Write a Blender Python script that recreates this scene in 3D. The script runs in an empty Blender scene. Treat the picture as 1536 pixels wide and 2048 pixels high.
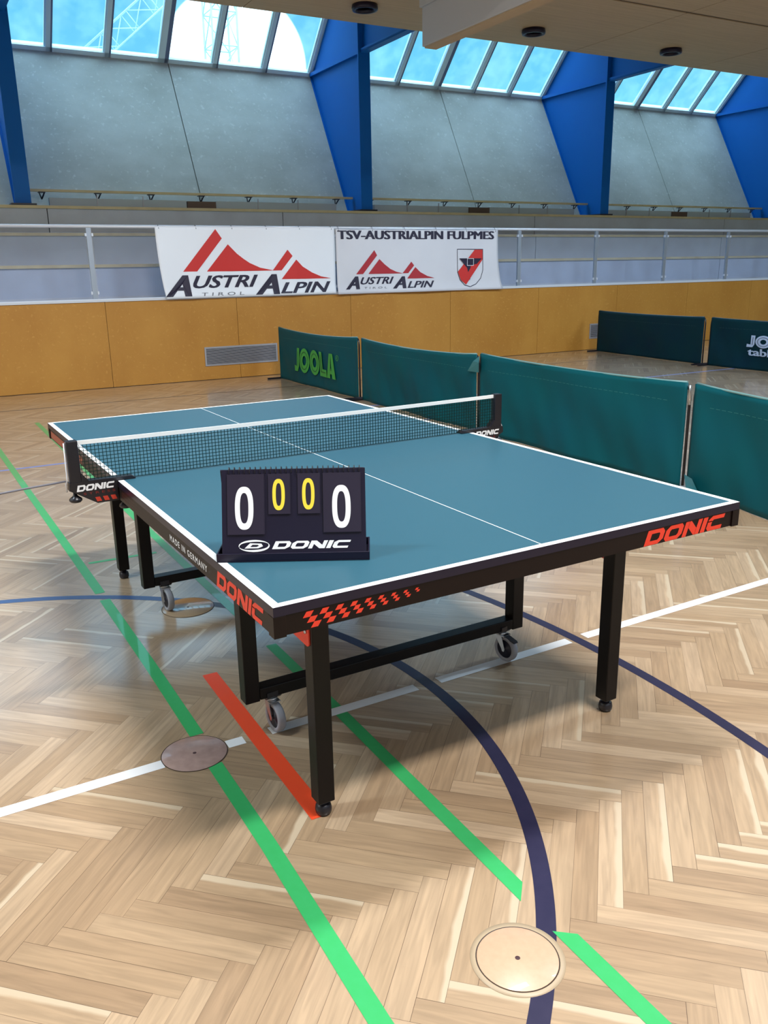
import bpy, math, random
from mathutils import Vector, Matrix
random.seed(7)
sc = bpy.context.scene
COL = sc.collection
R = math.radians

# ------------------------------------------------------------------ camera
CAM = Vector((-0.6360, -1.5712, 1.4594))
YAW, PITCH, ROLL, FPX = 0.527795, -0.283353, -0.01713, 1684.9
fw = Vector((math.sin(YAW) * math.cos(PITCH), math.cos(YAW) * math.cos(PITCH), math.sin(PITCH)))
rt = Vector((math.cos(YAW), -math.sin(YAW), 0))
up = rt.cross(fw)
r2 = rt * math.cos(ROLL) + up * math.sin(ROLL)
u2 = -rt * math.sin(ROLL) + up * math.cos(ROLL)
cam_d = bpy.data.cameras.new('camera')
cam = bpy.data.objects.new('camera', cam_d)
COL.objects.link(cam)
m = Matrix.Identity(4)
for i in range(3):
    m[i][0], m[i][1], m[i][2], m[i][3] = r2[i], u2[i], -fw[i], CAM[i]
cam.matrix_world = m
cam_d.sensor_fit = 'VERTICAL'
cam_d.sensor_height = 36.0
cam_d.lens = FPX / 2048 * 36
cam_d.clip_start = 0.05
cam_d.clip_end = 300
sc.camera = cam

# ------------------------------------------------------------------ wall frame (u along the back wall, v behind it)
TH = math.atan(-0.024555)
WO = Vector((0, 9.78995, 0))
WU = Vector((math.cos(TH), math.sin(TH), 0))
WV = Vector((-math.sin(TH), math.cos(TH), 0))
def W(u, v, z=0.0):
    return WO + WU * u + WV * v + Vector((0, 0, z))

# ------------------------------------------------------------------ view, world, lights
sc.view_settings.view_transform = 'Standard'
sc.view_settings.look = 'None'
sc.view_settings.exposure = 0.0
sc.view_settings.gamma = 1.0
sc.view_settings.use_curve_mapping = False

world = bpy.data.worlds.new('sky')
sc.world = world
world.use_nodes = True
nt = world.node_tree
nt.nodes.clear()
def N(t, typ, **kw):
    n = t.nodes.new(typ)
    for k, v in kw.items():
        setattr(n, k, v)
    return n
tc = N(nt, 'ShaderNodeTexCoord')
sep = N(nt, 'ShaderNodeSeparateXYZ')
nt.links.new(tc.outputs['Generated'], sep.inputs[0])
grad = N(nt, 'ShaderNodeValToRGB')
grad.color_ramp.elements[0].position = 0.0
grad.color_ramp.elements[0].color = (0.55, 0.75, 0.85, 1)
grad.color_ramp.elements[1].position = 0.30
grad.color_ramp.elements[1].color = (0.14, 0.56, 0.88, 1)
e = grad.color_ramp.elements.new(0.14)
e.color = (0.20, 0.72, 0.95, 1)
e = grad.color_ramp.elements.new(0.50)
e.color = (1.6, 2.35, 3.1, 1)
e = grad.color_ramp.elements.new(0.9)
e.color = (4.5, 6.4, 8.4, 1)
nt.links.new(sep.outputs['Z'], grad.inputs[0])
nz = N(nt, 'ShaderNodeTexNoise')
nz.inputs['Scale'].default_value = 14
nz.inputs['Detail'].default_value = 5
nt.links.new(tc.outputs['Generated'], nz.inputs['Vector'])
mxn = N(nt, 'ShaderNodeMix', data_type='RGBA')
mxn.inputs[7].default_value = (0.40, 0.85, 1.0, 1)
mrn = N(nt, 'ShaderNodeMapRange')
mrn.inputs[1].default_value = 0.45
mrn.inputs[2].default_value = 0.85
nt.links.new(nz.outputs[0], mrn.inputs[0])
nt.links.new(mrn.outputs[0], mxn.inputs[0])
nt.links.new(grad.outputs[0], mxn.inputs[6])
# bright break in the cloud
dotn = N(nt, 'ShaderNodeVectorMath', operation='DOT_PRODUCT')
dotn.inputs[1].default_value = (0.3611363, 0.9106282, 0.20084037)
nt.links.new(tc.outputs['Generated'], dotn.inputs[0])
mr = N(nt, 'ShaderNodeMapRange')
mr.inputs[1].default_value = 0.99725
mr.inputs[2].default_value = 0.99745
nt.links.new(dotn.outputs['Value'], mr.inputs[0])
mxw = N(nt, 'ShaderNodeMix', data_type='RGBA')
mxw.inputs[7].default_value = (2.6, 2.8, 2.9, 1)
nt.links.new(mr.outputs[0], mxw.inputs[0])
nt.links.new(mxn.outputs[2], mxw.inputs[6])
bg = N(nt, 'ShaderNodeBackground')
bg.inputs['Strength'].default_value = 1.0
nt.links.new(mxw.outputs[2], bg.inputs[0])
wo = N(nt, 'ShaderNodeOutputWorld')
nt.links.new(bg.outputs[0], wo.inputs[0])

def area(name, loc, target, sx, sy, power, color):
    d = bpy.data.lights.new(name, 'AREA')
    d.shape = 'RECTANGLE'
    d.size = sx
    d.size_y = sy
    d.energy = power
    d.color = color
    o = bpy.data.objects.new(name, d)
    COL.objects.link(o)
    o.location = loc
    o.rotation_euler = (Vector(target) - Vector(loc)).to_track_quat('-Z', 'Y').to_euler()
    return o
# daylight through two rooflights over the court, then added fills at roof height
area('rooflight_front', (1.55, -2.9, 6.5), (1.55, -2.6, 0), 2.2, 0.5, 520, (1.0, 0.98, 0.95))
area('rooflight_court', (1.55, 0.85, 6.5), (1.55, 0.84, 0), 2.2, 0.5, 300, (1.0, 0.98, 0.97))
area('roof_fill_middle', (7.2, 0.9, 6.5), (7.0, 6.5, 0.5), 2.4, 0.8, 520, (0.58, 0.80, 1.0))  # added lamp, brightens the banners and the back of the hall
area('roof_fill_far', (13.2, 0.6, 6.5), (12.5, 6.5, 0.5), 2.4, 0.8, 520, (0.58, 0.80, 1.0))  # added lamp, brightens the far barriers and the floor at right
area('roof_fill_left', (-3.6, 1.6, 6.5), (-2.0, 5.0, 0.0), 1.4, 0.8, 420, (0.72, 0.88, 1.0))  # added lamp, lifts and cools the floor left of the table
# unseen wide fill added on the opposite long side, aimed at banners and panels
area('opposite_side_fill', W(6, -17.8, 3.9), W(6, 0, 2.6), 24, 2.0, 230, (0.50, 0.75, 1.0))
# tall windows in the left end wall
area('end_window_daylight', W(-4.15, -6.0, 2.4), W(3, -5.6, 1.2), 7.0, 2.6, 85, (0.80, 0.92, 1.0))

# ------------------------------------------------------------------ materials
MATS = {}
def mat(name, color, rough=0.5, metal=0.0, spec=0.5, noise=None, coat=0.0, bump=None):
    if name in MATS:
        return MATS[name]
    mt = bpy.data.materials.new(name)
    mt.use_nodes = True
    t = mt.node_tree
    b = t.nodes['Principled BSDF']
    b.inputs['Base Color'].default_value = (*color, 1)
    b.inputs['Roughness'].default_value = rough
    b.inputs['Metallic'].default_value = metal
    b.inputs['Specular IOR Level'].default_value = spec
    b.inputs['Coat Weight'].default_value = coat
    if noise or bump:
        tc = N(t, 'ShaderNodeTexCoord')
    if noise:
        sc_, amt, col2 = noise
        n = N(t, 'ShaderNodeTexNoise')
        n.inputs['Scale'].default_value = sc_
        n.inputs['Detail'].default_value = 6
        t.links.new(tc.outputs['Object'], n.inputs['Vector'])
        mr = N(t, 'ShaderNodeMapRange')
        mr.inputs[1].default_value = 0.35
        mr.inputs[2].default_value = 0.7
        mr.inputs[4].default_value = amt
        t.links.new(n.outputs[0], mr.inputs[0])
        mx = N(t, 'ShaderNodeMix', data_type='RGBA')
        mx.inputs[6].default_value = (*color, 1)
        mx.inputs[7].default_value = (*col2, 1)
        t.links.new(mr.outputs[0], mx.inputs[0])
        t.links.new(mx.outputs[2], b.inputs['Base Color'])
    if bump:
        sc_, st = bump
        n = N(t, 'ShaderNodeTexNoise')
        n.inputs['Scale'].default_value = sc_
        n.inputs['Detail'].default_value = 4
        t.links.new(tc.outputs['Object'], n.inputs['Vector'])
        bp = N(t, 'ShaderNodeBump')
        bp.inputs['Strength'].default_value = st
        bp.inputs['Distance'].default_value = 0.01
        t.links.new(n.outputs[0], bp.inputs['Height'])
        t.links.new(bp.outputs[0], b.inputs['Normal'])
    MATS[name] = mt
    return mt

table_green = mat('table_green', (0.027, 0.100, 0.142), 0.38, noise=(900, 0.35, (0.036, 0.12, 0.168)))
line_white = mat('line_white', (0.86, 0.88, 0.88), 0.45)
edge_black = mat('edge_black', (0.009, 0.006, 0.022), 0.3, spec=0.35)
frame_brown = mat('frame_brown', (0.008, 0.0035, 0.003), 0.38, spec=0.2)
leg_black = mat('leg_black', (0.0045, 0.0025, 0.0022), 0.35, spec=0.22)
print_red = mat('print_red', (0.80, 0.045, 0.018), 0.45)
dark_red = mat('dark_red', (0.22, 0.02, 0.015), 0.45)
dim_red = mat('dim_red', (0.10, 0.035, 0.025), 0.5)
print_white = mat('print_white', (0.85, 0.86, 0.88), 0.45)
print_yellow = mat('print_yellow', (0.86, 0.66, 0.05), 0.45)
print_navy = mat('print_navy', (0.018, 0.012, 0.035), 0.5)
banner_red = mat('banner_red', (0.60, 0.025, 0.02), 0.5)
banner_dark_red = mat('banner_dark_red', (0.42, 0.02, 0.03), 0.5)
plastic_black = mat('plastic_black', (0.010, 0.009, 0.014), 0.3)
board_black = mat('board_black', (0.009, 0.007, 0.022), 0.4, spec=0.3)
card_black = mat('card_black', (0.020, 0.015, 0.032), 0.4, spec=0.35)
steel = mat('steel', (0.55, 0.56, 0.58), 0.3, 1.0)
rail_steel = mat('rail_steel', (0.38, 0.42, 0.48), 0.4, 0.6)
rail_bright = mat('rail_bright', (0.72, 0.74, 0.80), 0.35, 0.35)
tyre_grey = mat('tyre_grey', (0.30, 0.30, 0.33), 0.6)
hub_dark = mat('hub_dark', (0.015, 0.015, 0.03), 0.4)
net_green = mat('net_green', (0.003, 0.022, 0.018), 0.8, spec=0.2)
cord_grey = mat('cord_grey', (0.16, 0.16, 0.19), 0.7)
tape_green = mat('tape_green', (0.045, 0.43, 0.125), 0.3, coat=0.4, noise=(40, 0.3, (0.06, 0.48, 0.17)))
tape_red = mat('tape_red', (0.85, 0.075, 0.022), 0.35, noise=(40, 0.3, (0.80, 0.09, 0.03)))
tape_white = mat('tape_white', (0.84, 0.84, 0.84), 0.4)
paint_navy = mat('paint_navy', (0.022, 0.020, 0.055), 0.35, noise=(30, 0.4, (0.035, 0.03, 0.07)))
paint_blue = mat('paint_blue', (0.05, 0.10, 0.24), 0.35)
paint_pale_blue = mat('paint_pale_blue', (0.22, 0.25, 0.50), 0.4)
seam_dark = mat('seam_dark', (0.05, 0.03, 0.02), 0.6)
steel_blue = mat('steel_blue', (0.001, 0.125, 0.46), 0.5, spec=0.25, noise=(3, 0.3, (0.002, 0.14, 0.50)))
cyan_frame = mat('cyan_frame', (0.78, 0.93, 0.95), 0.4, noise=(6, 0.4, (0.70, 0.88, 0.92)))
mull_dark = mat('mull_dark', (0.16, 0.20, 0.32), 0.5)
nosing_wood = mat('nosing_wood', (0.62, 0.50, 0.28), 0.5, noise=(5, 0.6, (0.48, 0.37, 0.20)))
riser_grey = mat('riser_grey', (0.50, 0.52, 0.58), 0.55, noise=(2.2, 0.8, (0.42, 0.42, 0.46)))
cap_pale = mat('cap_pale', (0.62, 0.62, 0.64), 0.5)
box_white = mat('box_white', (0.54, 0.55, 0.58), 0.6)
box_wood = mat('box_wood', (0.50, 0.36, 0.22), 0.6)
vent_frame = mat('vent_frame', (0.42, 0.40, 0.42), 0.4, 0.4)
vent_dark = mat('vent_dark', (0.01, 0.01, 0.012), 0.9)
wall_beige = mat('wall_beige', (0.48, 0.42, 0.34), 0.8)
roof_dark = mat('roof_dark', (0.20, 0.16, 0.12), 0.8)
banner_cloth = mat('banner_cloth', (0.86, 0.88, 0.93), 0.5, noise=(1.2, 0.5, (0.80, 0.82, 0.88)))
banner_cloth2 = mat('banner_cloth_aged', (0.70, 0.69, 0.73), 0.5, noise=(1.5, 0.6, (0.62, 0.61, 0.66)))
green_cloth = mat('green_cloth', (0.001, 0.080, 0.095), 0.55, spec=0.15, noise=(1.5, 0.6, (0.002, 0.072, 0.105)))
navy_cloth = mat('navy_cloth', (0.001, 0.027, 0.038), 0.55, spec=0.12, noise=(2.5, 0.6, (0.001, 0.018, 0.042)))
logo_green = mat('logo_green', (0.05, 0.36, 0.06), 0.5)
logo_green_dark = mat('logo_green_dark', (0.01, 0.13, 0.04), 0.5)
logo_ice = mat('logo_ice', (0.38, 0.50, 0.72), 0.5)
plate_wood = mat('plate_wood', (0.62, 0.41, 0.27), 0.35, coat=0.3, noise=(60, 0.5, (0.52, 0.33, 0.21)))
plate_grey = mat('plate_grey_wood', (0.46, 0.31, 0.27), 0.3, coat=0.5, noise=(30, 0.6, (0.30, 0.19, 0.16)))
plate_ring = mat('plate_ring', (0.46, 0.35, 0.23), 0.4)
hole_dark = mat('hole_dark', (0.06, 0.025, 0.03), 0.7)
mast_white = mat('mast_white', (0.62, 0.80, 0.78), 0.6)
convector = mat('convector', (0.42, 0.46, 0.50), 0.5)

def stretched(name, c1, c2, scale, rough, spec=0.5, bump=0.0, c3=None, flake=0):
    mt = bpy.data.materials.new(name)
    mt.use_nodes = True
    t = mt.node_tree
    b = t.nodes['Principled BSDF']
    b.inputs['Roughness'].default_value = rough
    b.inputs['Specular IOR Level'].default_value = spec
    tc = N(t, 'ShaderNodeTexCoord')
    mp = N(t, 'ShaderNodeMapping')
    mp.inputs['Scale'].default_value = scale
    t.links.new(tc.outputs['Object'], mp.inputs[0])
    n = N(t, 'ShaderNodeTexNoise')
    n.inputs['Scale'].default_value = 1
    n.inputs['Detail'].default_value = 8
    n.inputs['Roughness'].default_value = 0.65
    t.links.new(mp.outputs[0], n.inputs['Vector'])
    r = N(t, 'ShaderNodeValToRGB')
    r.color_ramp.elements[0].position = 0.33
    r.color_ramp.elements[1].position = 0.68
    r.color_ramp.elements[0].color = (*c1, 1)
    r.color_ramp.elements[1].color = (*c2, 1)
    t.links.new(n.outputs[0], r.inputs[0])
    last = r.outputs[0]
    if flake:
        vo = N(t, 'ShaderNodeTexNoise')
        vo.inputs['Scale'].default_value = flake
        vo.inputs['Detail'].default_value = 3
        t.links.new(tc.outputs['Object'], vo.inputs['Vector'])
        mr = N(t, 'ShaderNodeMapRange')
        mr.inputs[1].default_value = 0.60
        mr.inputs[2].default_value = 0.74
        mr.inputs[4].default_value = 0.8
        t.links.new(vo.outputs[0], mr.inputs[0])
        mx = N(t, 'ShaderNodeMix', data_type='RGBA')
        mx.inputs[7].default_value = (*c3, 1)
        t.links.new(mr.outputs[0], mx.inputs[0])
        t.links.new(last, mx.inputs[6])
        last = mx.outputs[2]
    t.links.new(last, b.inputs['Base Color'])
    if bump:
        bp = N(t, 'ShaderNodeBump')
        bp.inputs['Strength'].default_value = bump
        bp.inputs['Distance'].default_value = 0.01
        t.links.new(n.outputs[0], bp.inputs['Height'])
        t.links.new(bp.outputs[0], b.inputs['Normal'])
    return mt
panel_wood = stretched('panel_wood', (0.42, 0.18, 0.028), (0.50, 0.235, 0.042), (1.3, 1.3, 0.8), 0.42, 0.4, flake=28, c3=(0.56, 0.28, 0.06))
ceiling_wood = stretched('ceiling_wood', (0.44, 0.32, 0.20), (0.54, 0.40, 0.25), (1.0, 30, 1.0), 0.6)
fibre_board = stretched('fibre_board', (0.46, 0.45, 0.38), (0.60, 0.59, 0.52), (0.9, 0.9, 1.4), 0.75, 0.3, bump=0.1, flake=16, c3=(0.70, 0.69, 0.62))

# herringbone oak (each plank carries its own colour value and its own grain coordinates)
def oak():
    mt = bpy.data.materials.new('oak_parquet')
    mt.use_nodes = True
    t = mt.node_tree
    b = t.nodes['Principled BSDF']
    uv = N(t, 'ShaderNodeUVMap', uv_map='plank')
    at = N(t, 'ShaderNodeAttribute', attribute_name='tone')
    sp = N(t, 'ShaderNodeSeparateColor')
    t.links.new(at.outputs['Color'], sp.inputs[0])
    off = N(t, 'ShaderNodeVectorMath', operation='SCALE')
    off.inputs['Scale'].default_value = 31.0
    t.links.new(at.outputs['Color'], off.inputs[0])
    add = N(t, 'ShaderNodeVectorMath', operation='ADD')
    t.links.new(uv.outputs[0], add.inputs[0])
    t.links.new(off.outputs[0], add.inputs[1])
    mp = N(t, 'ShaderNodeMapping')
    mp.inputs['Scale'].default_value = (5, 70, 1)
    t.links.new(add.outputs[0], mp.inputs[0])
    g = N(t, 'ShaderNodeTexNoise')
    g.inputs['Scale'].default_value = 1
    g.inputs['Detail'].default_value = 5
    g.inputs['Distortion'].default_value = 0.8
    t.links.new(mp.outputs[0], g.inputs['Vector'])
    ramp = N(t, 'ShaderNodeValToRGB')
    el = ramp.color_ramp.elements
    el[0].position = 0.0; el[0].color = (0.34, 0.222, 0.130, 1)
    el[1].position = 1.0; el[1].color = (0.54, 0.39, 0.255, 1)
    x = el.new(0.5); x.color = (0.44, 0.303, 0.182, 1)
    t.links.new(sp.outputs[0], ramp.inputs[0])
    gm = N(t, 'ShaderNodeMapRange')
    gm.inputs[1].default_value = 0.3
    gm.inputs[2].default_value = 0.75
    gm.inputs[3].default_value = 1.10
    gm.inputs[4].default_value = 0.76
    t.links.new(g.outputs[0], gm.inputs[0])
    mul = N(t, 'ShaderNodeVectorMath', operation='SCALE')
    t.links.new(ramp.outputs[0], mul.inputs[0])
    t.links.new(gm.outputs[0], mul.inputs['Scale'])
    # pale sapwood edge on a few planks
    su = N(t, 'ShaderNodeSeparateXYZ')
    t.links.new(uv.outputs[0], su.inputs[0])
    wob = N(t, 'ShaderNodeTexNoise')
    wob.inputs['Scale'].default_value = 7
    t.links.new(add.outputs[0], wob.inputs['Vector'])
    wm = N(t, 'ShaderNodeMath', operation='MULTIPLY_ADD')
    wm.inputs[1].default_value = 0.03
    t.links.new(wob.outputs[0], wm.inputs[0])
    t.links.new(su.outputs[1], wm.inputs[2])
    gt = N(t, 'ShaderNodeMapRange')
    gt.inputs[1].default_value = 0.054
    gt.inputs[2].default_value = 0.062
    t.links.new(wm.outputs[0], gt.inputs[0])
    ga = N(t, 'ShaderNodeMath', operation='GREATER_THAN')
    ga.inputs[1].default_value = 0.86
    t.links.new(sp.outputs[1], ga.inputs[0])
    gg = N(t, 'ShaderNodeMath', operation='MULTIPLY')
    t.links.new(gt.outputs[0], gg.inputs[0])
    t.links.new(ga.outputs[0], gg.inputs[1])
    sap = N(t, 'ShaderNodeMix', data_type='RGBA')
    sap.inputs[7].default_value = (0.58, 0.46, 0.32, 1)
    t.links.new(gg.outputs[0], sap.inputs[0])
    t.links.new(mul.outputs[0], sap.inputs[6])
    # joints
    def edge(sock, L, w):
        a = N(t, 'ShaderNodeMath', operation='SUBTRACT'); a.inputs[0].default_value = L
        t.links.new(sock, a.inputs[1])
        mn = N(t, 'ShaderNodeMath', operation='MINIMUM')
        t.links.new(sock, mn.inputs[0]); t.links.new(a.outputs[0], mn.inputs[1])
        lt = N(t, 'ShaderNodeMath', operation='LESS_THAN'); lt.inputs[1].default_value = w
        t.links.new(mn.outputs[0], lt.inputs[0])
        return lt.outputs[0]
    e1 = edge(su.outputs[0], 0.42, 0.0007)
    e2 = edge(su.outputs[1], 0.06, 0.0006)
    mxe = N(t, 'ShaderNodeMath', operation='MAXIMUM')
    t.links.new(e1, mxe.inputs[0]); t.links.new(e2, mxe.inputs[1])
    jm = N(t, 'ShaderNodeMath', operation='MULTIPLY')
    gb = N(t, 'ShaderNodeMath', operation='MULTIPLY_ADD'); gb.inputs[1].default_value = 0.7; gb.inputs[2].default_value = 0.25
    t.links.new(sp.outputs[2], gb.inputs[0])
    t.links.new(mxe.outputs[0], jm.inputs[0]); t.links.new(gb.outputs[0], jm.inputs[1])
    fin = N(t, 'ShaderNodeMix', data_type='RGBA')
    fin.inputs[7].default_value = (0.07, 0.035, 0.02, 1)
    t.links.new(jm.outputs[0], fin.inputs[0])
    t.links.new(sap.outputs[2], fin.inputs[6])
    t.links.new(fin.outputs[2], b.inputs['Base Color'])
    b.inputs['Roughness'].default_value = 0.40
    b.inputs['Specular IOR Level'].default_value = 0.5
    b.inputs['Coat Weight'].default_value = 1.0
    b.inputs['Coat Roughness'].default_value = 0.17
    b.inputs['Coat IOR'].default_value = 1.6
    return mt
oak_mat = oak()

def glass(name, tint, haze, hz_col, noise=False):
    mt = bpy.data.materials.new(name)
    mt.use_nodes = True
    t = mt.node_tree
    t.nodes.clear()
    tr = N(t, 'ShaderNodeBsdfTransparent'); tr.inputs[0].default_value = (*tint, 1)
    df = N(t, 'ShaderNodeBsdfTranslucent'); df.inputs[0].default_value = (*hz_col, 1)
    mx = N(t, 'ShaderNodeMixShader'); mx.inputs[0].default_value = haze
    if noise:
        tc = N(t, 'ShaderNodeTexCoord')
        n = N(t, 'ShaderNodeTexNoise'); n.inputs['Scale'].default_value = 3.5; n.inputs['Detail'].default_value = 8
        t.links.new(tc.outputs['Object'], n.inputs['Vector'])
        mr = N(t, 'ShaderNodeMapRange'); mr.inputs[1].default_value = 0.4; mr.inputs[2].default_value = 0.75
        mr.inputs[3].default_value = haze * 0.4; mr.inputs[4].default_value = haze * 1.8
        t.links.new(n.outputs[0], mr.inputs[0]); t.links.new(mr.outputs[0], mx.inputs[0])
    gl = N(t, 'ShaderNodeBsdfGlossy'); gl.inputs['Roughness'].default_value = 0.05
    fr = N(t, 'ShaderNodeFresnel'); fr.inputs[0].default_value = 1.08
    m2 = N(t, 'ShaderNodeMixShader')
    out = N(t, 'ShaderNodeOutputMaterial')
    t.links.new(tr.outputs[0], mx.inputs[1]); t.links.new(df.outputs[0], mx.inputs[2])
    t.links.new(fr.outputs[0], m2.inputs[0]); t.links.new(mx.outputs[0], m2.inputs[1]); t.links.new(gl.outputs[0], m2.inputs[2])
    t.links.new(m2.outputs[0], out.inputs[0])
    return mt
pane_glass = glass('pane_glass', (0.88, 0.97, 1.0), 0.045, (0.7, 0.9, 0.95), True)
clear_panel = glass('clear_panel', (0.93, 0.94, 0.97), 0.05, (0.8, 0.8, 0.9))

# ------------------------------------------------------------------ mesh helpers
class MB:
    def __init__(s):
        s.v = []; s.f = []; s.sm = []
    def add(s, vs, fs, smooth=False):
        o = len(s.v)
        s.v += [tuple(p) for p in vs]
        s.f += [tuple(i + o for i in f) for f in fs]
        s.sm += [smooth] * len(fs)
        return s
    def box(s, x0, x1, y0, y1, z0, z1):
        vs = [(x, y, z) for z in (z0, z1) for y in (y0, y1) for x in (x0, x1)]
        return s.add(vs, [(0, 2, 3, 1), (4, 5, 7, 6), (0, 1, 5, 4), (2, 6, 7, 3), (0, 4, 6, 2), (1, 3, 7, 5)])
    def bar(s, p0, p1, w, h, upv=(0, 0, 1)):
        p0 = Vector(p0); p1 = Vector(p1)
        d = (p1 - p0).normalized()
        a = d.cross(Vector(upv))
        if a.length < 1e-4: a = d.cross(Vector((1, 0, 0)))
        a.normalize(); b = a.cross(d)
        vs = [p + a * i * w / 2 + b * j * h / 2 for p in (p0, p1) for i, j in ((-1, -1), (1, -1), (1, 1), (-1, 1))]
        return s.add(vs, [(0, 1, 2, 3), (7, 6, 5, 4), (0, 4, 5, 1), (1, 5, 6, 2), (2, 6, 7, 3), (3, 7, 4, 0)])
    def tube(s, pts, r, n=12, cap=True, radii=None):
        pts = [Vector(p) for p in pts]
        rings = []
        prev = None
        for i, p in enumerate(pts):
            d = (pts[min(i + 1, len(pts) - 1)] - pts[max(i - 1, 0)]).normalized()
            if prev is None:
                a = d.cross(Vector((0, 0, 1)))
                if a.length < 1e-3: a = d.cross(Vector((1, 0, 0)))
            else:
                a = prev - d * prev.dot(d)
            a.normalize(); prev = a; b = d.cross(a)
            rr = radii[i] if radii else r
            rings.append([p + (a * math.cos(2 * math.pi * k / n) + b * math.sin(2 * math.pi * k / n)) * rr for k in range(n)])
        vs = [q for g in rings for q in g]
        fs = []
        for i in range(len(pts) - 1):
            for k in range(n):
                fs.append((i * n + k, i * n + (k + 1) % n, (i + 1) * n + (k + 1) % n, (i + 1) * n + k))
        s.add(vs, fs, True)
        if cap:
            o = len(s.v) - len(vs)
            s.f += [tuple(o + k for k in reversed(range(n))), tuple(o + (len(pts) - 1) * n + k for k in range(n))]
            s.sm += [False, False]
        return s
    def lathe(s, prof, c=(0, 0, 0), axis='Z', n=24, caps=True):
        vs = []
        for r, h in prof:
            for k in range(n):
                a = 2 * math.pi * k / n
                x, y = r * math.cos(a), r * math.sin(a)
                p = {'Z': (x, y, h), 'X': (h, x, y), 'Y': (x, h, y)}[axis]
                vs.append((p[0] + c[0], p[1] + c[1], p[2] + c[2]))
        fs = []
        for i in range(len(prof) - 1):
            for k in range(n):
                fs.append((i * n + k, i * n + (k + 1) % n, (i + 1) * n + (k + 1) % n, (i + 1) * n + k))
        s.add(vs, fs, True)
        o = len(s.v) - len(vs)
        if caps and prof[0][0] > 1e-5:
            s.f.append(tuple(o + k for k in reversed(range(n)))); s.sm.append(False)
        if caps and prof[-1][0] > 1e-5:
            s.f.append(tuple(o + (len(prof) - 1) * n + k for k in range(n))); s.sm.append(False)
        return s
    def prism(s, poly, fn, d0, d1):
        """poly: 2D outline, fn(a, b, depth) -> point"""
        n = len(poly)
        vs = [fn(a, b, d0) for a, b in poly] + [fn(a, b, d1) for a, b in poly]
        fs = [tuple(range(n)), tuple(reversed(range(n, 2 * n)))]
        fs += [(i, i + n, (i + 1) % n + n, (i + 1) % n) for i in range(n)]
        return s.add(vs, fs)
    def build(s, name, material, parent=None, bevel=0.0):
        me = bpy.data.meshes.new(name)
        me.from_pydata(s.v, [], s.f)
        me.validate()
        for p, sm in zip(me.polygons, s.sm):
            p.use_smooth = sm
        me.materials.append(material)
        o = bpy.data.objects.new(name, me)
        COL.objects.link(o)
        if parent: o.parent = parent
        if bevel:
            b = o.modifiers.new('bevel', 'BEVEL')
            b.width = bevel; b.segments = 2; b.limit_method = 'ANGLE'; b.angle_limit = R(50)
        return o

def tag(o, label=None, cat=None, group=None, kind=None):
    if label: o['label'] = label
    if cat: o['category'] = cat
    if group: o['group'] = group
    if kind: o['kind'] = kind
    return o
def empty(name, loc, rz=0.0):
    o = bpy.data.objects.new(name, None)
    o.empty_display_size = 0.1
    COL.objects.link(o)
    o.location = loc
    o.rotation_euler = (0, 0, rz)
    return o
def place_w(o):
    """mesh or Empty whose coordinates are (u, v, z) of the wall frame"""
    o.location = WO
    o.rotation_euler = (0, 0, TH)
    return o
def copy_tree(o, parent=None):
    c = o.copy(); COL.objects.link(c)
    if parent: c.parent = parent
    for ch in list(o.children): copy_tree(ch, c)
    return c

# flat lettering helpers ------------------------------------------------
def shapes_to(name, shapes, fn, material, parent):
    """shapes: list of ('poly', pts) or ('ring', outer, inner) or ('mesh', verts, faces) in 2D"""
    b = MB()
    for s in shapes:
        if s[0] == 'poly':
            b.add([fn(x, y) for x, y in s[1]], [tuple(range(len(s[1])))])
        elif s[0] == 'ring':
            n = len(s[1])
            b.add([fn(x, y) for x, y in s[1]] + [fn(x, y) for x, y in s[2]],
                  [(i, (i + 1) % n, (i + 1) % n + n, i + n) for i in range(n)])
        else:
            b.add([fn(x, y) for x, y in s[1]], s[2])
    return b.build(name, material, parent)
def text_shape(body, x0, x1, y0, y1, shear=0.0, bold=0.0, space=1.0):
    cu = bpy.data.curves.new('text', 'FONT')
    cu.body = body; cu.shear = shear; cu.offset = bold; cu.space_character = space
    cu.resolution_u = 3
    ob = bpy.data.objects.new('text', cu)
    me = bpy.data.meshes.new_from_object(ob)
    vs = [(v.co.x, v.co.y) for v in me.vertices]
    fs = [tuple(p.vertices) for p in me.polygons]
    bpy.data.objects.remove(ob); bpy.data.curves.remove(cu); bpy.data.meshes.remove(me)
    ax, bx = min(v[0] for v in vs), max(v[0] for v in vs)
    ay, by = min(v[1] for v in vs), max(v[1] for v in vs)
    vs = [(x0 + (x - ax) / (bx - ax) * (x1 - x0), y0 + (y - ay) / (by - ay) * (y1 - y0)) for x, y in vs]
    return ('mesh', vs, fs)
def bold_text(body, x0, x1, y0, y1, d, shear=0.0, bold=0.012, space=1.0):
    return [text_shape(body, x0 + k * d, x1 - (2 - k) * d, y0, y1, shear, bold, space) for k in range(3)]
def fit(shapes, x0, x1, y0, y1, shear=0.0):
    """fit shapes of bounding box into the target box after shearing"""
    def allp():
        for s in shapes:
            for k in s[1:]:
                if k and isinstance(k[0][0], (int, float)) and len(k[0]) == 2 and not isinstance(k[0][0], bool):
                    yield k
    pts = [(x + shear * y, y) for k in allp() for x, y in k]
    ax, bx = min(p[0] for p in pts), max(p[0] for p in pts)
    ay, by = min(p[1] for p in pts), max(p[1] for p in pts)
    f = lambda x, y: (x0 + (x + shear * y - ax) / (bx - ax) * (x1 - x0), y0 + (y - ay) / (by - ay) * (y1 - y0))
    return [(s[0],) + tuple([f(*p) for p in k] for k in s[1:]) for s in shapes]
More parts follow.
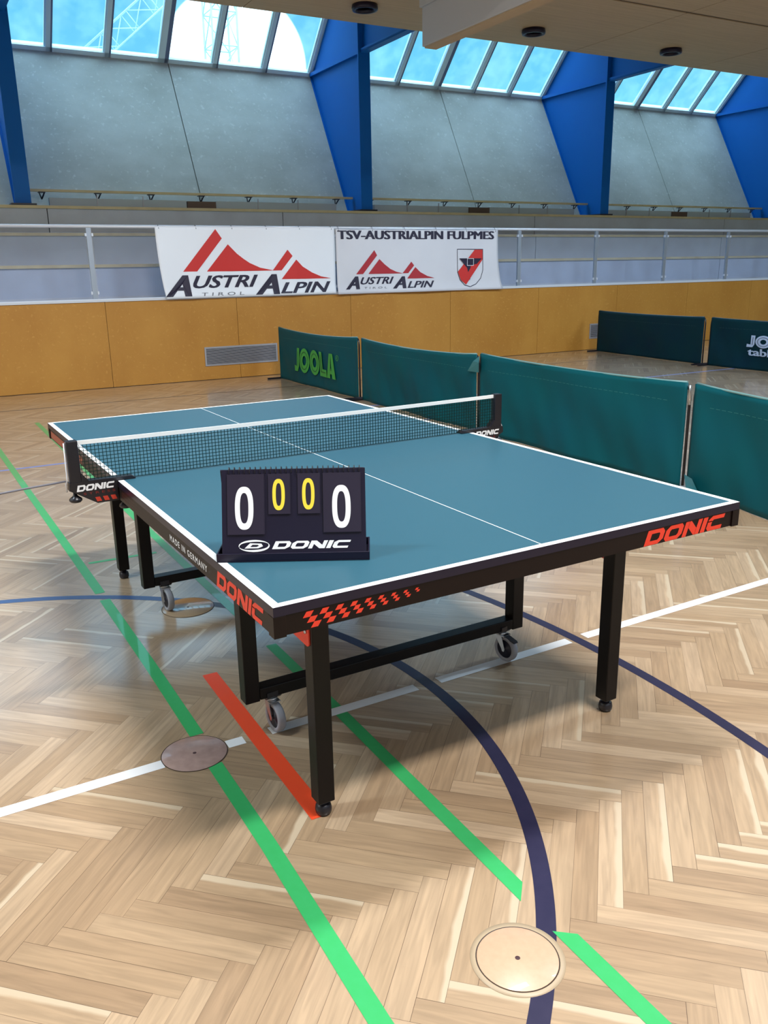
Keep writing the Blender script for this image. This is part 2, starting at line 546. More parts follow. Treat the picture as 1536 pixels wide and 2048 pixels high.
def wide_letters():
    """the squared wide word in its own proportions"""
    D = [('ring', [(0, 0), (1.15, 0), (1.5, .28), (1.5, .75), (1.25, 1), (0, 1)],
          [(.40, .27), (1.02, .27), (1.12, .38), (1.12, .66), (1.04, .73), (.40, .73)])]
    O = [('ring', [(.22, 0), (1.2, 0), (1.5, .28), (1.5, .8), (1.28, 1), (.3, 1), (0, .72), (0, .2)],
          [(.42, .27), (1.02, .27), (1.12, .38), (1.12, .68), (1.04, .73), (.46, .73), (.38, .62), (.38, .32)])]
    Nn = [('poly', [(0, 0), (.36, 0), (.36, 1), (0, 1)]), ('poly', [(1.14, 0), (1.5, 0), (1.5, 1), (1.14, 1)]),
          ('poly', [(1.02, 0), (1.16, 0), (1.16, .42), (.48, 1), (.34, 1), (.34, .58)])]
    I = [('poly', [(0, 0), (.40, 0), (.40, 1), (0, 1)])]
    C = [('poly', [(.2, 0), (1.42, 0), (1.42, .27), (.46, .27), (.38, .32), (.38, .66), (.46, .73), (.2, 1), (0, .78), (0, .2)][:6] + [(0, .66), (0, .2)]),
         ('poly', [(0, .6), (.38, .6), (.46, .73), (1.42, .73), (1.42, 1), (.3, 1), (0, .75)])]
    out = []; x = 0
    for L, w in ((D, 1.5), (O, 1.5), (Nn, 1.5), (I, .4), (C, 1.42)):
        for s in L:
            out.append((s[0],) + tuple([(p[0] + x, p[1]) for p in k] for k in s[1:]))
        x += w + .12
    return out
def ellipse(cx, cy, rx, ry, n=40, p=2.0):
    out = []
    for i in range(n):
        a = 2 * math.pi * i / n
        c, s = math.cos(a), math.sin(a)
        out.append((cx + rx * math.copysign(abs(c) ** (2 / p), c), cy + ry * math.copysign(abs(s) ** (2 / p), s)))
    return out

# ================================================================== SETTING
U0, U1 = -4.25, 23.7
# ------------------------------------------------------------------ floor
def build_floor():
    Wd, L, n = 0.06, 0.42, 7
    e1 = Vector((1, 1)).normalized(); e2 = Vector((1, -1)).normalized()
    org = Vector((0.79, -0.388))
    vs = []; fs = []; uvs = []; tones = []
    def plank(a0, a1, b0, b1, along_a):
        c = org + e1 * ((a0 + a1) / 2 * Wd) + e2 * ((b0 + b1) / 2 * Wd)
        if not (-4.5 < c.x < 23.3 and -8.2 < c.y < 10.1 + S_ * c.x): return
        o = len(vs)
        for a, b in ((a0, b0), (a1, b0), (a1, b1), (a0, b1)):
            p = org + e1 * (a * Wd) + e2 * (b * Wd)
            vs.append((p.x, p.y, 0))
        fs.append((o, o + 3, o + 2, o + 1))
        q = {(0): (0, 0), 1: (L, 0), 2: (L, Wd), 3: (0, Wd)} if along_a else {0: (0, 0), 1: (0, Wd), 2: (L, Wd), 3: (L, 0)}
        uvs.extend([q[0], q[3], q[2], q[1]])
        tones.append((random.betavariate(2, 2), random.random(), random.random()))
    S_ = -0.024555
    K = 260
    for mm in range(-22, 24):
        for k in range(-K, K + 240):
            ox, oy = k + mm * n, k - mm * n
            c = org + e1 * (ox * Wd) + e2 * (oy * Wd)
            if not (-6 < c.x < 24 and -9.5 < c.y < 11.5): continue
            plank(ox, ox + n, oy, oy + 1, True)
            plank(ox + n, ox + n + 1, oy + 1 - n, oy + 1, False)
    me = bpy.data.meshes.new('floor')
    me.from_pydata(vs, [], fs)
    uvl = me.uv_layers.new(name='plank')
    flat = [c for uv in uvs for c in uv]
    uvl.data.foreach_set('uv', flat)
    ca = me.color_attributes.new('tone', 'FLOAT_COLOR', 'CORNER')
    cf = []
    for t_ in tones: cf.extend([*t_, 1.0] * 4)
    ca.data.foreach_set('color', cf)
    me.materials.append(oak_mat)
    o = bpy.data.objects.new('floor', me)
    COL.objects.link(o)
    tag(o, kind='structure')
    return o
floor = build_floor()

ZL = 0.0008
def strip(pts, w, material, label, z=None, ends=None):
    z = {'tape_green': 0.0008, 'tape_white': 0.0010, 'tape_red': 0.0012}.get(material.name, 0.0006)
    pts = [Vector(p) for p in pts]
    b = MB(); L = []; Rr = []
    for i, p in enumerate(pts):
        d = (pts[min(i + 1, len(pts) - 1)] - pts[max(i - 1, 0)]).normalized()
        nrm = Vector((-d.y, d.x))
        L.append(p + nrm * w / 2); Rr.append(p - nrm * w / 2)
    if ends:  # slanted cuts: shift of left / right corners along the line
        d0 = (pts[1] - pts[0]).normalized(); d1 = (pts[-1] - pts[-2]).normalized()
        L[0] += d0 * ends[0]; Rr[0] -= d0 * ends[0]
        L[-1] += d1 * ends[1]; Rr[-1] -= d1 * ends[1]
    n = len(pts)
    b.add([(p.x, p.y, z) for p in L] + [(p.x, p.y, z) for p in Rr], [(i + n, i + 1 + n, i + 1, i) for i in range(n - 1)])
    o = b.build('court_line', material, floor)
    o['label'] = label
    return o
def arc_pts(cx, cy, r, a0, a1, n=60):
    return [(cx + r * math.cos(R(a0 + (a1 - a0) * i / n)), cy + r * math.sin(R(a0 + (a1 - a0) * i / n))) for i in range(n + 1)]
# long green line, broken by the navy arc and the socket plate
strip([(0.105, 7.9), (0.088, 4.9), (0.074, 2.32)], 0.046, tape_green, 'green line running to the far wall', z=0.0010)
strip([(0.073, 2.225), (0.066, 1.44), (0.055, 0.853)], 0.046, tape_green, 'green line beside the table', z=0.0010)
strip([(0.047, 0.66), (0.040, 0.216), (0.017, -0.405), (-0.01, -1.6)], 0.046, tape_green, 'green line in the foreground', z=0.0010)
strip([(0.60, 7.5), (0.547, 3.384), (0.54, 2.68), (0.535, 1.64)], 0.044, tape_green, 'green line under the table')
strip([(0.533, 1.36), (0.520, 0.70), (0.495, -0.262)], 0.044, tape_green, 'green line leaving the table', ends=(0, -0.025))
strip([(0.495, -0.415), (0.49, -0.7), (0.47, -1.7)], 0.044, tape_green, 'short green line past the pale disc', ends=(0.018, 0))
strip([(0.119, 2.789), (0.47, 2.770)], 0.03, tape_green, 'short green cross mark')
strip([(-4.2, 0.752), (-0.552, 0.749), (-0.088, 0.745)], 0.046, tape_white, 'white line at left')
strip([(0.118, 0.745), (0.176, 0.743)], 0.046, tape_white, 'short white piece beside the disc')
strip([(0.268, 0.748), (0.835, 0.744)], 0.046, tape_white, 'white line under the table')
strip([(0.932, 0.745), (1.565, 0.745)], 0.046, tape_white, 'white line under the table')
strip([(1.648, 0.745), (2.81, 0.742), (9.5, 0.72)], 0.046, tape_white, 'white line at right')
strip([(0.236, 1.247), (0.221, 0.75), (0.210, 0.255)], 0.056, tape_red, 'red line ending at the table leg', z=0.0010)
strip(arc_pts(-0.893, 0.767, 1.781, -58, -34.6, 30), 0.046, paint_navy, 'navy arc past the pale disc')
strip(arc_pts(-0.893, 0.767, 1.781, -34.6, 45, 80), 0.046, paint_navy, 'navy arc sweeping under the table')
strip(arc_pts(-0.893, 0.767, 1.781, 45, 100, 60), 0.046, paint_blue, 'blue arc behind the table legs')
strip(arc_pts(-2.898, 0.647, 4.5, -24, 14, 60), 0.044, paint_navy, 'navy curve right of the table')
strip([(-4.2, 5.39), (0.002, 5.372), (4.0, 5.34)], 0.045, paint_pale_blue, 'pale blue line')
strip([(3.6, 6.42), (5.6, 6.38), (9.8, 6.25)], 0.05, paint_pale_blue, 'pale blue line behind the barriers')
seam = MB().box(U0 + 0.2, U1 - 0.5, -1.3 - 0.008, -1.3 + 0.008, 0.0002, 0.0012)
o = seam.build('court_line', seam_dark, None)
place_w(o); o.name = 'floor_seam'
o.parent = floor; o['label'] = 'dark seam parallel to the back wall'

# ------------------------------------------------------------------ lower back wall (wood panels), cap
backing = MB().box(U0, U1, 0.012, 0.12, 0.0, 1.08)
wall = backing.build('wall_back', seam_dark)
place_w(wall); tag(wall, kind='structure')
pb = MB()
u = 1.9 - 1.75 * 4
while u < U1:
    a, b_ = max(u, U0) + 0.0025, min(u + 1.75, U1) - 0.0025
    pb.box(a, b_, -0.008, 0.012, 0.006, 1.085)
    u += 1.75
o = pb.build('wood_panelling', panel_wood, wall)
cap = place_w(MB().box(U0, U1, -0.02, 0.14, 1.087, 1.112).build('trim_1', cap_pale))
tag(cap, kind='structure')
# gallery floor slab and other walls, roof
fl2 = place_w(MB().box(U0, U1, 0.14, 3.6, 0.95, 1.085).build('floor_gallery', riser_grey)); tag(fl2, kind='structure')
w = place_w(MB().box(U0 - 0.12, U0, -18, 4.9, 0, 6.7).build('wall_left', wall_beige)); tag(w, kind='structure')
w = place_w(MB().box(U1, U1 + 0.12, -18, 4.9, 0, 6.7).build('wall_right', wall_beige)); tag(w, kind='structure')
w = place_w(MB().box(U0, U1, -18.12, -18, 0, 6.7).build('wall_front', wall_beige)); tag(w, kind='structure')

# slanted fibre-board wall above the grandstand
COLS = [-4.2, 1.40, 7.03, 12.56, 18.05, 23.65]
wb = MB().prism([(3.14, 2.35), (4.62, 4.93), (4.72, 4.88), (3.24, 2.30)], lambda a, b, d: (d, a, b), U0, U1)
wup = place_w(wb.build('wall_upper', seam_dark)); tag(wup, kind='structure')
fb = MB()
for i in range(len(COLS) - 1):
    c0, c1 = COLS[i], COLS[i + 1]
    mid = (c0 + c1) / 2 + 0.08
    for a, b_ in ((c0, mid - 0.008), (mid + 0.008, c1)):
        fb.prism([(3.10, 2.36), (4.58, 4.94), (4.62, 4.92), (3.14, 2.34)], lambda a_, b2, d: (d, a_, b2), a, b_)
fb.build('fibre_board', fibre_board, wup)
# roof over the glazing, high roof, soffit edge
ro = MB().box(U0, U1, -0.2 + 0.45, 3.0, 6.60, 6.68)
ro.box(U0, U1, -18, -5.0, 6.60, 6.68)
ro.box(U0, U1, -5.05, -5.0, 4.74, 6.60)
ro.box(U0, U1, 0.19, 0.24, 4.74, 6.60)
roof = place_w(ro.build('ceiling_upper', roof_dark)); tag(roof, kind='structure')

# ceiling soffit with seams and groove
cl = place_w(MB().box(U0, U1, -5.0, 0.2, 4.712, 4.76).build('ceiling', seam_dark)); tag(cl, kind='structure')
cp = MB()
sx = [U0] + [1.3 + 2.755 * k for k in range(0, 9) if U0 < 1.3 + 2.755 * k < U1 - .3] + [U1]
for a, b_ in zip(sx[:-1], sx[1:]):
    cp.box(a + 0.006, b_ - 0.006, -2.13, 0.2, 4.70, 4.712)
    cp.box(a + 0.006, b_ - 0.006, -5.0, -2.19, 4.70, 4.712)
cp.build('ceiling_board', ceiling_wood, cl)

# ------------------------------------------------------------------ glazing bays
K = (4.60, 4.93); T = (2.98, 6.60)
gd = Vector((0, T[0] - K[0], T[1] - K[1])); GL = gd.length; gd.normalize()
gn = Vector((1, 0, 0)).cross(gd)  # normal of the glazing
def gp(u, s, d=0.0):
    p = Vector((u, K[0], K[1])) + gd * s + gn * d
    return (p.x, p.y, p.z)
def gbox(b, u0, u1, s0, s1, d0, d1):
    vs = [gp(u_, s_, d_) for d_ in (d0, d1) for s_ in (s0, s1) for u_ in (u0, u1)]
    b.add(vs, [(0, 2, 3, 1), (4, 5, 7, 6), (0, 1, 5, 4), (2, 6, 7, 3), (0, 4, 6, 2), (1, 3, 7, 5)])
for i in range(len(COLS) - 1):
    c0, c1 = COLS[i] + 0.02, COLS[i + 1] - 0.02
    wn = place_w(empty('window_%d' % (i + 1), (0, 0, 0)))
    tag(wn, kind='structure')
    fr = MB(); gbox(fr, c0, c1, -0.01, 0.085, -0.06, 0.05); gbox(fr, c0, c1, GL - 0.09, GL, -0.06, 0.05)
    fr.build('window_sill', cyan_frame, wn)
    step = (c1 - c0) / 6
    for k in range(7):
        x = c0 + step * k
        if k == 3:
            mb = MB(); gbox(mb, x - 0.10, x + 0.015, 0.0, GL, -0.04, 0.05); mb.build('mullion', cyan_frame, wn)
            mb = MB(); gbox(mb, x + 0.015, x + 0.085, -0.13, GL, -0.12, 0.05)
            mb.build('mullion', mull_dark, wn)['label'] = 'thick dark middle mullion'
        else:
            mb = MB(); gbox(mb, x - 0.06, x + 0.012, -0.01, GL, -0.05, 0.05)
            gbox(mb, x - 0.085, x - 0.06, 0.06, GL, -0.03, 0.02)
            q = mb.build('mullion', cyan_frame, wn)
            mb = MB(); gbox(mb, x + 0.012, x + 0.040, -0.05, GL, -0.09, 0.05)
            mb.build('mullion_side', mull_dark, q)
        if k < 6:
            mb = MB(); gbox(mb, x + 0.03, x + step - 0.07, 0.07, GL - 0.08, 0.0, 0.006)
            mb.build('pane', pane_glass, wn)

# ------------------------------------------------------------------ steel columns
place_words = {0: 'left of the frame edge', 1: 'at the left edge of the photo', 2: 'above the two banners', 3: 'right of the banners', 4: 'at the right edge of the photo', 5: 'past the right edge'}
for i, c in enumerate(COLS):
    if i in (0, 5): continue
    t = place_w(empty('steel_column', (0, 0, 0)))
    tag(t, 'blue painted tapering steel column of the sloped wall, ' + place_words[i], 'column', 'blue steel columns')
    poly = [(2.5, 2.40), (3.12, 2.40), (4.56, 4.92), (2.98, 6.55), (0.3, 6.55), (0.3, 4.93), (2.5, 4.93)]
    MB().prism(poly, lambda a, b, d: (d, a, b), c - 0.012, c + 0.012).build('web', steel_blue, t)
    MB().box(c - 0.11, c + 0.11, 2.47, 2.50, 2.40, 6.55).build('flange', steel_blue, t)
    st = MB().bar((c - 0.045, 4.52, 4.93), (c - 0.045, 0.3, 4.93), 0.05, 0.06)
    st.box(c - 0.07, c + 0.07, 0.3, 2.5, 4.90, 4.93)
    st.build('tie_bar', steel_blue, t)
    ed = MB().bar((c, 3.12, 2.42), (c, 4.55, 4.90), 0.10, 0.02, (0, 1, 0))
    ed.build('rear_flange', steel_blue, t)
    MB().box(c - 0.17, c + 0.17, 2.40, 3.1, 2.40, 2.425).build('base_plate', hub_dark, t)

# ------------------------------------------------------------------ grandstand
gs = place_w(empty('grandstand', (0, 0, 0)))
tag(gs, 'grey stepped seating tiers with yellow wood edges behind the railing', 'grandstand')
tiers = [(0.75, 1.6, 1.55), (1.6, 2.4, 1.985), (2.4, 3.08, 2.395)]
prev_z = 1.087
for k, (v0, v1, z1) in enumerate(tiers):
    tb = MB()
    js = [U0 + 0.01] + [a for a in [-0.9 + 1.3 * k, 2.9 + 1.25 * k, 8.6 + 1.5 * k - (0.9 if k == 2 else 0), 14.1 + k, 19 + k]] + [U1 - 0.01]
    for a, b_ in zip(js[:-1], js[1:]):
        tb.box(a + 0.006, b_ - 0.006, v0, v1, prev_z, z1 - 0.04)
    tier = tb.build('tier', riser_grey, gs)
    MB().box(U0 + 0.01, U1 - 0.01, v0 - 0.035, v1, z1 - 0.04, z1).build('wood_edge', nosing_wood, tier)
    prev_z = z1
# rail with brackets and pale convector panels at the foot of the slanted wall
for i in range(1, 5):
    c0, c1 = COLS[i], COLS[min(i + 1, 5)]
    if i == 4: c1 = U1 - 0.05
    a, b_ = c0 + 0.04, c1 - 0.04
    t = place_w(empty('wall_rail', (0, 0, 0)))
    tag(t, 'thin yellowish rail on brackets under the slanted wall, %s' %
        {1: 'above the first banner', 2: 'between the two middle blue columns', 3: 'between the right blue columns', 4: 'past the last blue column'}[i], 'rail', 'rails at the foot of the slanted wall')
    MB().box(a, b_, 2.93, 3.01, 2.63, 2.665).build('rail', nosing_wood, t)
    n = 7
    for k in range(n):
        x = a + 0.3 + (b_ - a - 0.6) * k / (n - 1)
        bb = MB().bar((x - 0.04, 2.97, 2.625), (x, 3.04, 2.53), 0.015, 0.015)
        bb.bar((x + 0.04, 2.97, 2.625), (x, 3.04, 2.53), 0.015, 0.015).box(x - 0.05, x + 0.05, 2.94, 3.05, 2.618, 2.63)
        bb.build('bracket', hub_dark, t)
    t2 = place_w(empty('wall_convector', (0, 0, 0)))
    tag(t2, 'low pale convector strip behind the thin rail, %s' %
        {1: 'above the first banner', 2: 'between the two middle blue columns', 3: 'between the right blue columns', 4: 'past the last blue column'}[i], 'convector', 'convectors at the foot of the slanted wall')
    m_ = (a + b_) / 2
    for x0, x1 in ((a + 0.4, m_ - 0.25), (m_ + 0.25, b_ - 0.3)):
        MB().box(x0, x1, 3.00, 3.08, 2.40, 2.55).build('panel', convector, t2)
        for k in range(1, 3):
            xx = x0 + (x1 - x0) * k / 3
            MB().box(xx - 0.008, xx + 0.008, 2.985, 3.0, 2.40, 2.60).build('divider', vent_frame, t2)
    MB().box(m_ - 0.24, m_ + 0.24, 2.98, 3.08, 2.40, 2.54).build('end_block', mat('block_brown', (0.12, 0.07, 0.05), 0.6), t2)

# ------------------------------------------------------------------ guard railing
gr = place_w(empty('guard_railing', (0, 0, 0)))
tag(gr, 'grey metal guard railing with clear panels along the top of the wooden wall', 'railing')
MB().tube([(U0 + 0.02, 0.03, 2.0), (U1 - 0.02, 0.03, 2.0)], 0.021, 10).build('top_rail', rail_bright, gr)
posts = [8.5 - 1.675 * k for k in range(7, 0, -1)] + [8.5 + 1.64 * k for k in range(0, 10)]
for k, x in enumerate(posts):
    p = MB().box(x - 0.03, x + 0.03, 0.02, 0.05, 1.112, 1.985)
    p.build('post', rail_steel, gr)
    for z in (1.20, 1.90):
        for sx_ in (-1, 1):
            MB().box(*sorted((x + sx_ * 0.03, x + sx_ * 0.05)), 0.005, 0.04, z - 0.018, z + 0.018).build('clamp', rail_bright, gr)
    if k < len(posts) - 1:
        MB().box(x + 0.045, posts[k + 1] - 0.045, 0.018, 0.024, 1.15, 1.93).build('clear_panel', clear_panel, gr)
MB().box(U0 + 0.02, U1 - 0.02, 0.0, 0.06, 1.112, 1.124).build('base_rail', rail_bright, gr)

# ------------------------------------------------------------------ banners on the railing
def banner(name, label, u0, u1, z0, z1, material, ph, curl):
    t = place_w(empty(name, (0, 0, 0)))
    tag(t, label, 'banner', 'sponsor banners on the railing')
    nx, nz = 70, 24
    def vfun(u, z):
        f = (z1 - z) / (z1 - z0)
        return -0.035 - 0.012 * f * math.sin(4.2 * (u - u0) + ph) - 0.004 * math.sin(17 * u + ph) * f - 0.02 * max(0, f - 0.85) / .15
    b = MB(); vs = []
    for j in range(nz + 1):
        for i in range(nx + 1):
            fu, fz = i / nx, j / nz
            z = z1 + (z0 - z1) * fz
            uu = u0 + (u1 - u0) * fu
            uu += curl[0] * max(0, 1 - fu * 12) * fz ** 2 + curl[1] * max(0, 1 - (1 - fu) * 12) * fz ** 3
            z -= 0.006 * math.sin(fu * math.pi * 5) ** 2 * (1 - fz)
            vs.append((uu, vfun(uu, z), z))
    fs = [(j * (nx + 1) + i, (j + 1) * (nx + 1) + i, (j + 1) * (nx + 1) + i + 1, j * (nx + 1) + i + 1) for j in range(nz) for i in range(nx)]
    b.add(vs, fs, True)
    o = b.build('cloth', material, t)
    so = o.modifiers.new('thickness', 'SOLIDIFY'); so.thickness = 0.0015; so.offset = 1
    cb = MB()
    nn = 6
    for k in range(nn):
        x = u0 + 0.05 + (u1 - u0 - 0.1) * k / (nn - 1)
        cb.tube([(x, -0.045, z1 - 0.03), (x, -0.01, 2.022), (x + .01, 0.05, 2.022), (x + .01, 0.055, 1.985)], 0.004, 6)
    cb.build('tie', cord_grey, t)
    fn = lambda x, z: (x, vfun(x, z) - 0.006, z)
    return t, fn
b1, f1 = banner('banner', 'white banner with a large red mountain logo hanging on the railing', 2.61, 5.16, 1.10, 2.005, banner_cloth, 0.3, (0.07, 0.0))
b2, f2 = banner('banner', 'greyish white banner with the club name above a small mountain logo and a shield', 5.175, 8.02, 1.085, 1.985, banner_cloth2, 1.8, (0.0, 0.10))
def P(*p): return ('poly', list(p))
def split_peak(pts, base):
    """concave outline -> quads down to the base line"""
    out = []
    for a, c in zip(pts[:-1], pts[1:]):
        out.append(P(a, (a[0], base), (c[0], base), c))
    return out
def mountains(t, fn, bar1, pk1, l1, base1, bar2, pk2, l2, base2, m1):
    shp = [P(*bar1), P(*bar2)]
    shp += [P(pk1[0], l1, (pk1[0][0], base1))] + split_peak(pk1, base1)
    shp += [P(pk2[0], l2, (pk2[0][0], base2))] + split_peak(pk2, base2)
    shapes_to('mountain_logo', shp, fn, m1, t)
mountains(b1, f1, [(3.409, 1.973), (3.491, 1.855), (3.122, 1.439), (2.932, 1.439)],
          [(3.57, 1.781), (3.69, 1.66), (3.78, 1.592), (3.865, 1.537), (4.014, 1.473), (4.201, 1.436)], (3.256, 1.436), 1.434,
          [(4.425, 1.707), (4.495, 1.623), (4.323, 1.434), (4.190, 1.434)],
          [(4.549, 1.575), (4.644, 1.48), (4.785, 1.398), (4.929, 1.341), (5.076, 1.316)], (4.317, 1.316), 1.314, banner_red)
BB = 0.03
def logo_words(t, fn, boxes, m1):
    names = ['A', 'USTRI', 'A', 'LPIN']
    shp = []
    for n, bx in zip(names, boxes):
        shp += bold_text(n, *bx, d=(bx[3] - bx[2]) * (0.052 / len(n) ** 0.5 * 1.6 if n != 'A' else 0.07), shear=0.35, bold=0.012)
    shapes_to('lettering', shp, fn, m1, t)
logo_words(b1, f1, [(2.672, 3.023, 1.124, 1.393), (3.050, 3.974, 1.222, 1.385), (3.923, 4.275, 1.117, 1.385), (4.288, 5.075, 1.125, 1.272)], print_navy)
shapes_to('lettering', [text_shape('TIROL', 3.161, 3.756, 1.122, 1.165, shear=0.1, space=1.6)], f1, cord_grey, b1)
mountains(b2, f2, [(5.797, 1.693), (5.842, 1.621), (5.602, 1.36), (5.486, 1.359)],
          [(5.88, 1.568), (5.966, 1.494), (6.064, 1.426), (6.164, 1.384), (6.265, 1.361)], (5.695, 1.361), 1.359,
          [(6.422, 1.525), (6.471, 1.47), (6.367, 1.36), (6.268, 1.36)],
          [(6.492, 1.446), (6.574, 1.373), (6.699, 1.313), (6.826, 1.284)], (6.35, 1.284), 1.282, banner_dark_red)
logo_words(b2, f2, [(5.308, 5.539, 1.149, 1.329), (5.555, 6.123, 1.213, 1.316), (6.1, 6.326, 1.142, 1.316), (6.345, 6.826, 1.146, 1.243)], print_navy)
shapes_to('lettering', [text_shape('TIROL', 5.616, 6.0, 1.150, 1.176, shear=0.1, space=1.6)], f2, cord_grey, b2)
shapes_to('lettering', bold_text('TSV-AUSTRIALPIN FULPMES', 5.20, 7.945, 1.845, 1.965, d=0.012, bold=0.0), f2, print_navy, b2)
sh = [(7.249, 1.703), (7.734, 1.70), (7.741, 1.382), (7.702, 1.258), (7.614, 1.17), (7.502, 1.13), (7.391, 1.158), (7.31, 1.238), (7.261, 1.355)]
cx, cz = 7.50, 1.45
shi = [(cx + (a - cx) * 0.965, cz + (b_ - cz) * 0.965) for a, b_ in sh]
crest = shapes_to('shield_crest', [('ring', sh, shi)], f2, print_navy, b2)
f2b = lambda x, z: (x, f2(x, z)[1] - 0.005, z)
f2c = lambda x, z: (x, f2(x, z)[1] - 0.010, z)
f2d = lambda x, z: (x, f2(x, z)[1] - 0.015, z)
shapes_to('crest_band', [P((7.575, 1.690), (7.722, 1.690), (7.724, 1.542), (7.42, 1.17), (7.325, 1.24), (7.268, 1.365))], f2b, banner_red, crest)
shapes_to('crest_emblem', [P((7.289, 1.564), (7.706, 1.56), (7.556, 1.42), (7.432, 1.422)), P((7.432, 1.43), (7.556, 1.43), (7.492, 1.234))], f2c, print_navy, crest)
sq = [(7.43, 1.562), (7.555, 1.562), (7.555, 1.452), (7.43, 1.452)]
sqi = [(7.437, 1.556), (7.548, 1.556), (7.548, 1.459), (7.437, 1.459)]
shapes_to('crest_frame', [('ring', sq, sqi)], f2d, print_white, crest)

# ------------------------------------------------------------------ wall vents
for u0, u1, lb in ((3.15, 4.21, 'long silver slatted air vent low on the wooden wall left of the green barrier'), (10.05, 11.1, 'silver slatted air vent behind the end of the far dark barrier')):
    t = place_w(empty('air_vent', (0, 0, 0)))
    tag(t, lb, 'vent', 'air vents in the wooden wall')
    z0, z1 = 0.19, 0.445
    MB().box(u0, u1, -0.0085, -0.0082, z0, z1).build('recess', vent_dark, t)
    fr = MB().box(u0, u1, -0.02, -0.008, z0, z0 + 0.018).box(u0, u1, -0.02, -0.008, z1 - 0.018, z1)
    fr.box(u0, u0 + 0.02, -0.02, -0.008, z0 + 0.018, z1 - 0.018).box(u1 - 0.02, u1, -0.02, -0.008, z0 + 0.018, z1 - 0.018)
    fr.build('frame', vent_frame, t)
    for k in range(14):
        z = z0 + 0.026 + k * (z1 - z0 - 0.05) / 13
        MB().box(u0 + 0.02, u1 - 0.02, -0.018, -0.009, z - 0.0035, z + 0.0035).build('slat', vent_frame, t)

# ------------------------------------------------------------------ ceiling lights
lw = ['the leftmost one beside the white curtain box', 'right of the white curtain box', 'third from the left', 'at the right edge of the photo']
for k, u in enumerate((5.43, 8.18, 10.94, 13.69)):
    t = place_w(empty('ceiling_light', (0, 0, 0)))
    tag(t, 'round ceiling light with a black rim, ' + lw[k], 'ceiling light', 'round ceiling lights')
    v = -0.58
    MB().lathe([(0.115, 4.70), (0.165, 4.70), (0.172, 4.66), (0.165, 4.635), (0.125, 4.635), (0.115, 4.66), (0.115, 4.70)], (u, v, 0), n=32, caps=False).build('rim', edge_black, t)
    MB().lathe([(0.0, 4.672), (0.115, 4.672)], (u, v, 0), n=32).build('glass', mat('lamp_glass', (0.55, 0.55, 0.55), 0.25), t)

# ------------------------------------------------------------------ curtain box under the ceiling
t = place_w(empty('curtain_box', (0, 0, 0)))
tag(t, 'long pale box of the dividing curtain hanging under the brown ceiling', 'curtain box')
MB().box(5.87, 6.08, -5.6, -1.27, 4.115, 4.56).build('casing', box_white, t, 0.008)
MB().box(5.845, 6.105, -5.6, -1.24, 4.56, 4.70).build('upper_casing', box_white, t, 0.006)
MB().box(5.89, 6.06, -5.6, -1.30, 4.095, 4.115).build('bottom_board', box_wood, t)

# ------------------------------------------------------------------ outside: lattice masts seen through the dirty glazing
def lattice(name, label, p0, p1, w, n, r):
    t = empty(name, W(0, 0, 0)); place_w(t)
    tag(t, label, 'mast')
    p0 = Vector(p0); p1 = Vector(p1); d = (p1 - p0).normalized()
    a = Vector((1, 0, 0)) - d * d.x; a.normalize(); b_ = d.cross(a)
    rails = [a * i * w / 2 + b_ * j * w / 2 for i, j in ((-1, -1), (1, -1), (1, 1), (-1, 1))]
    m1 = MB()
    for q in rails: m1.tube([p0 + q, p1 + q], r, 6)
    m1.build('chord', mast_white, t)
    m2 = MB()
    for k in range(n):
        c0 = p0 + (p1 - p0) * k / n; c1 = p0 + (p1 - p0) * (k + 1) / n
        for s in range(4):
            A, B = rails[s], rails[(s + 1) % 4]
            m2.tube([c0 + A, c1 + B], r * 0.6, 5); m2.tube([c0 + A, c0 + B], r * 0.6, 5)
    m2.build('bracing', mast_white, t)
lattice('lattice_mast', 'pale steel lattice mast standing outside behind the bright part of the window', (12.45, 25, 0.2), (12.55, 25, 15), 1.05, 12, 0.045)
lattice('lattice_jib', 'pale sloping lattice jib outside behind the left window bay', (7.2, 29, 9.3), (13.6, 29, 14.8), 0.8, 7, 0.035)
g = MB().box(-60, 80, 5.2, 90, -0.3, 0.0).build('ground_outside', mat('ground_outside', (0.35, 0.36, 0.34), 0.9)); place_w(g); tag(g, kind='structure')

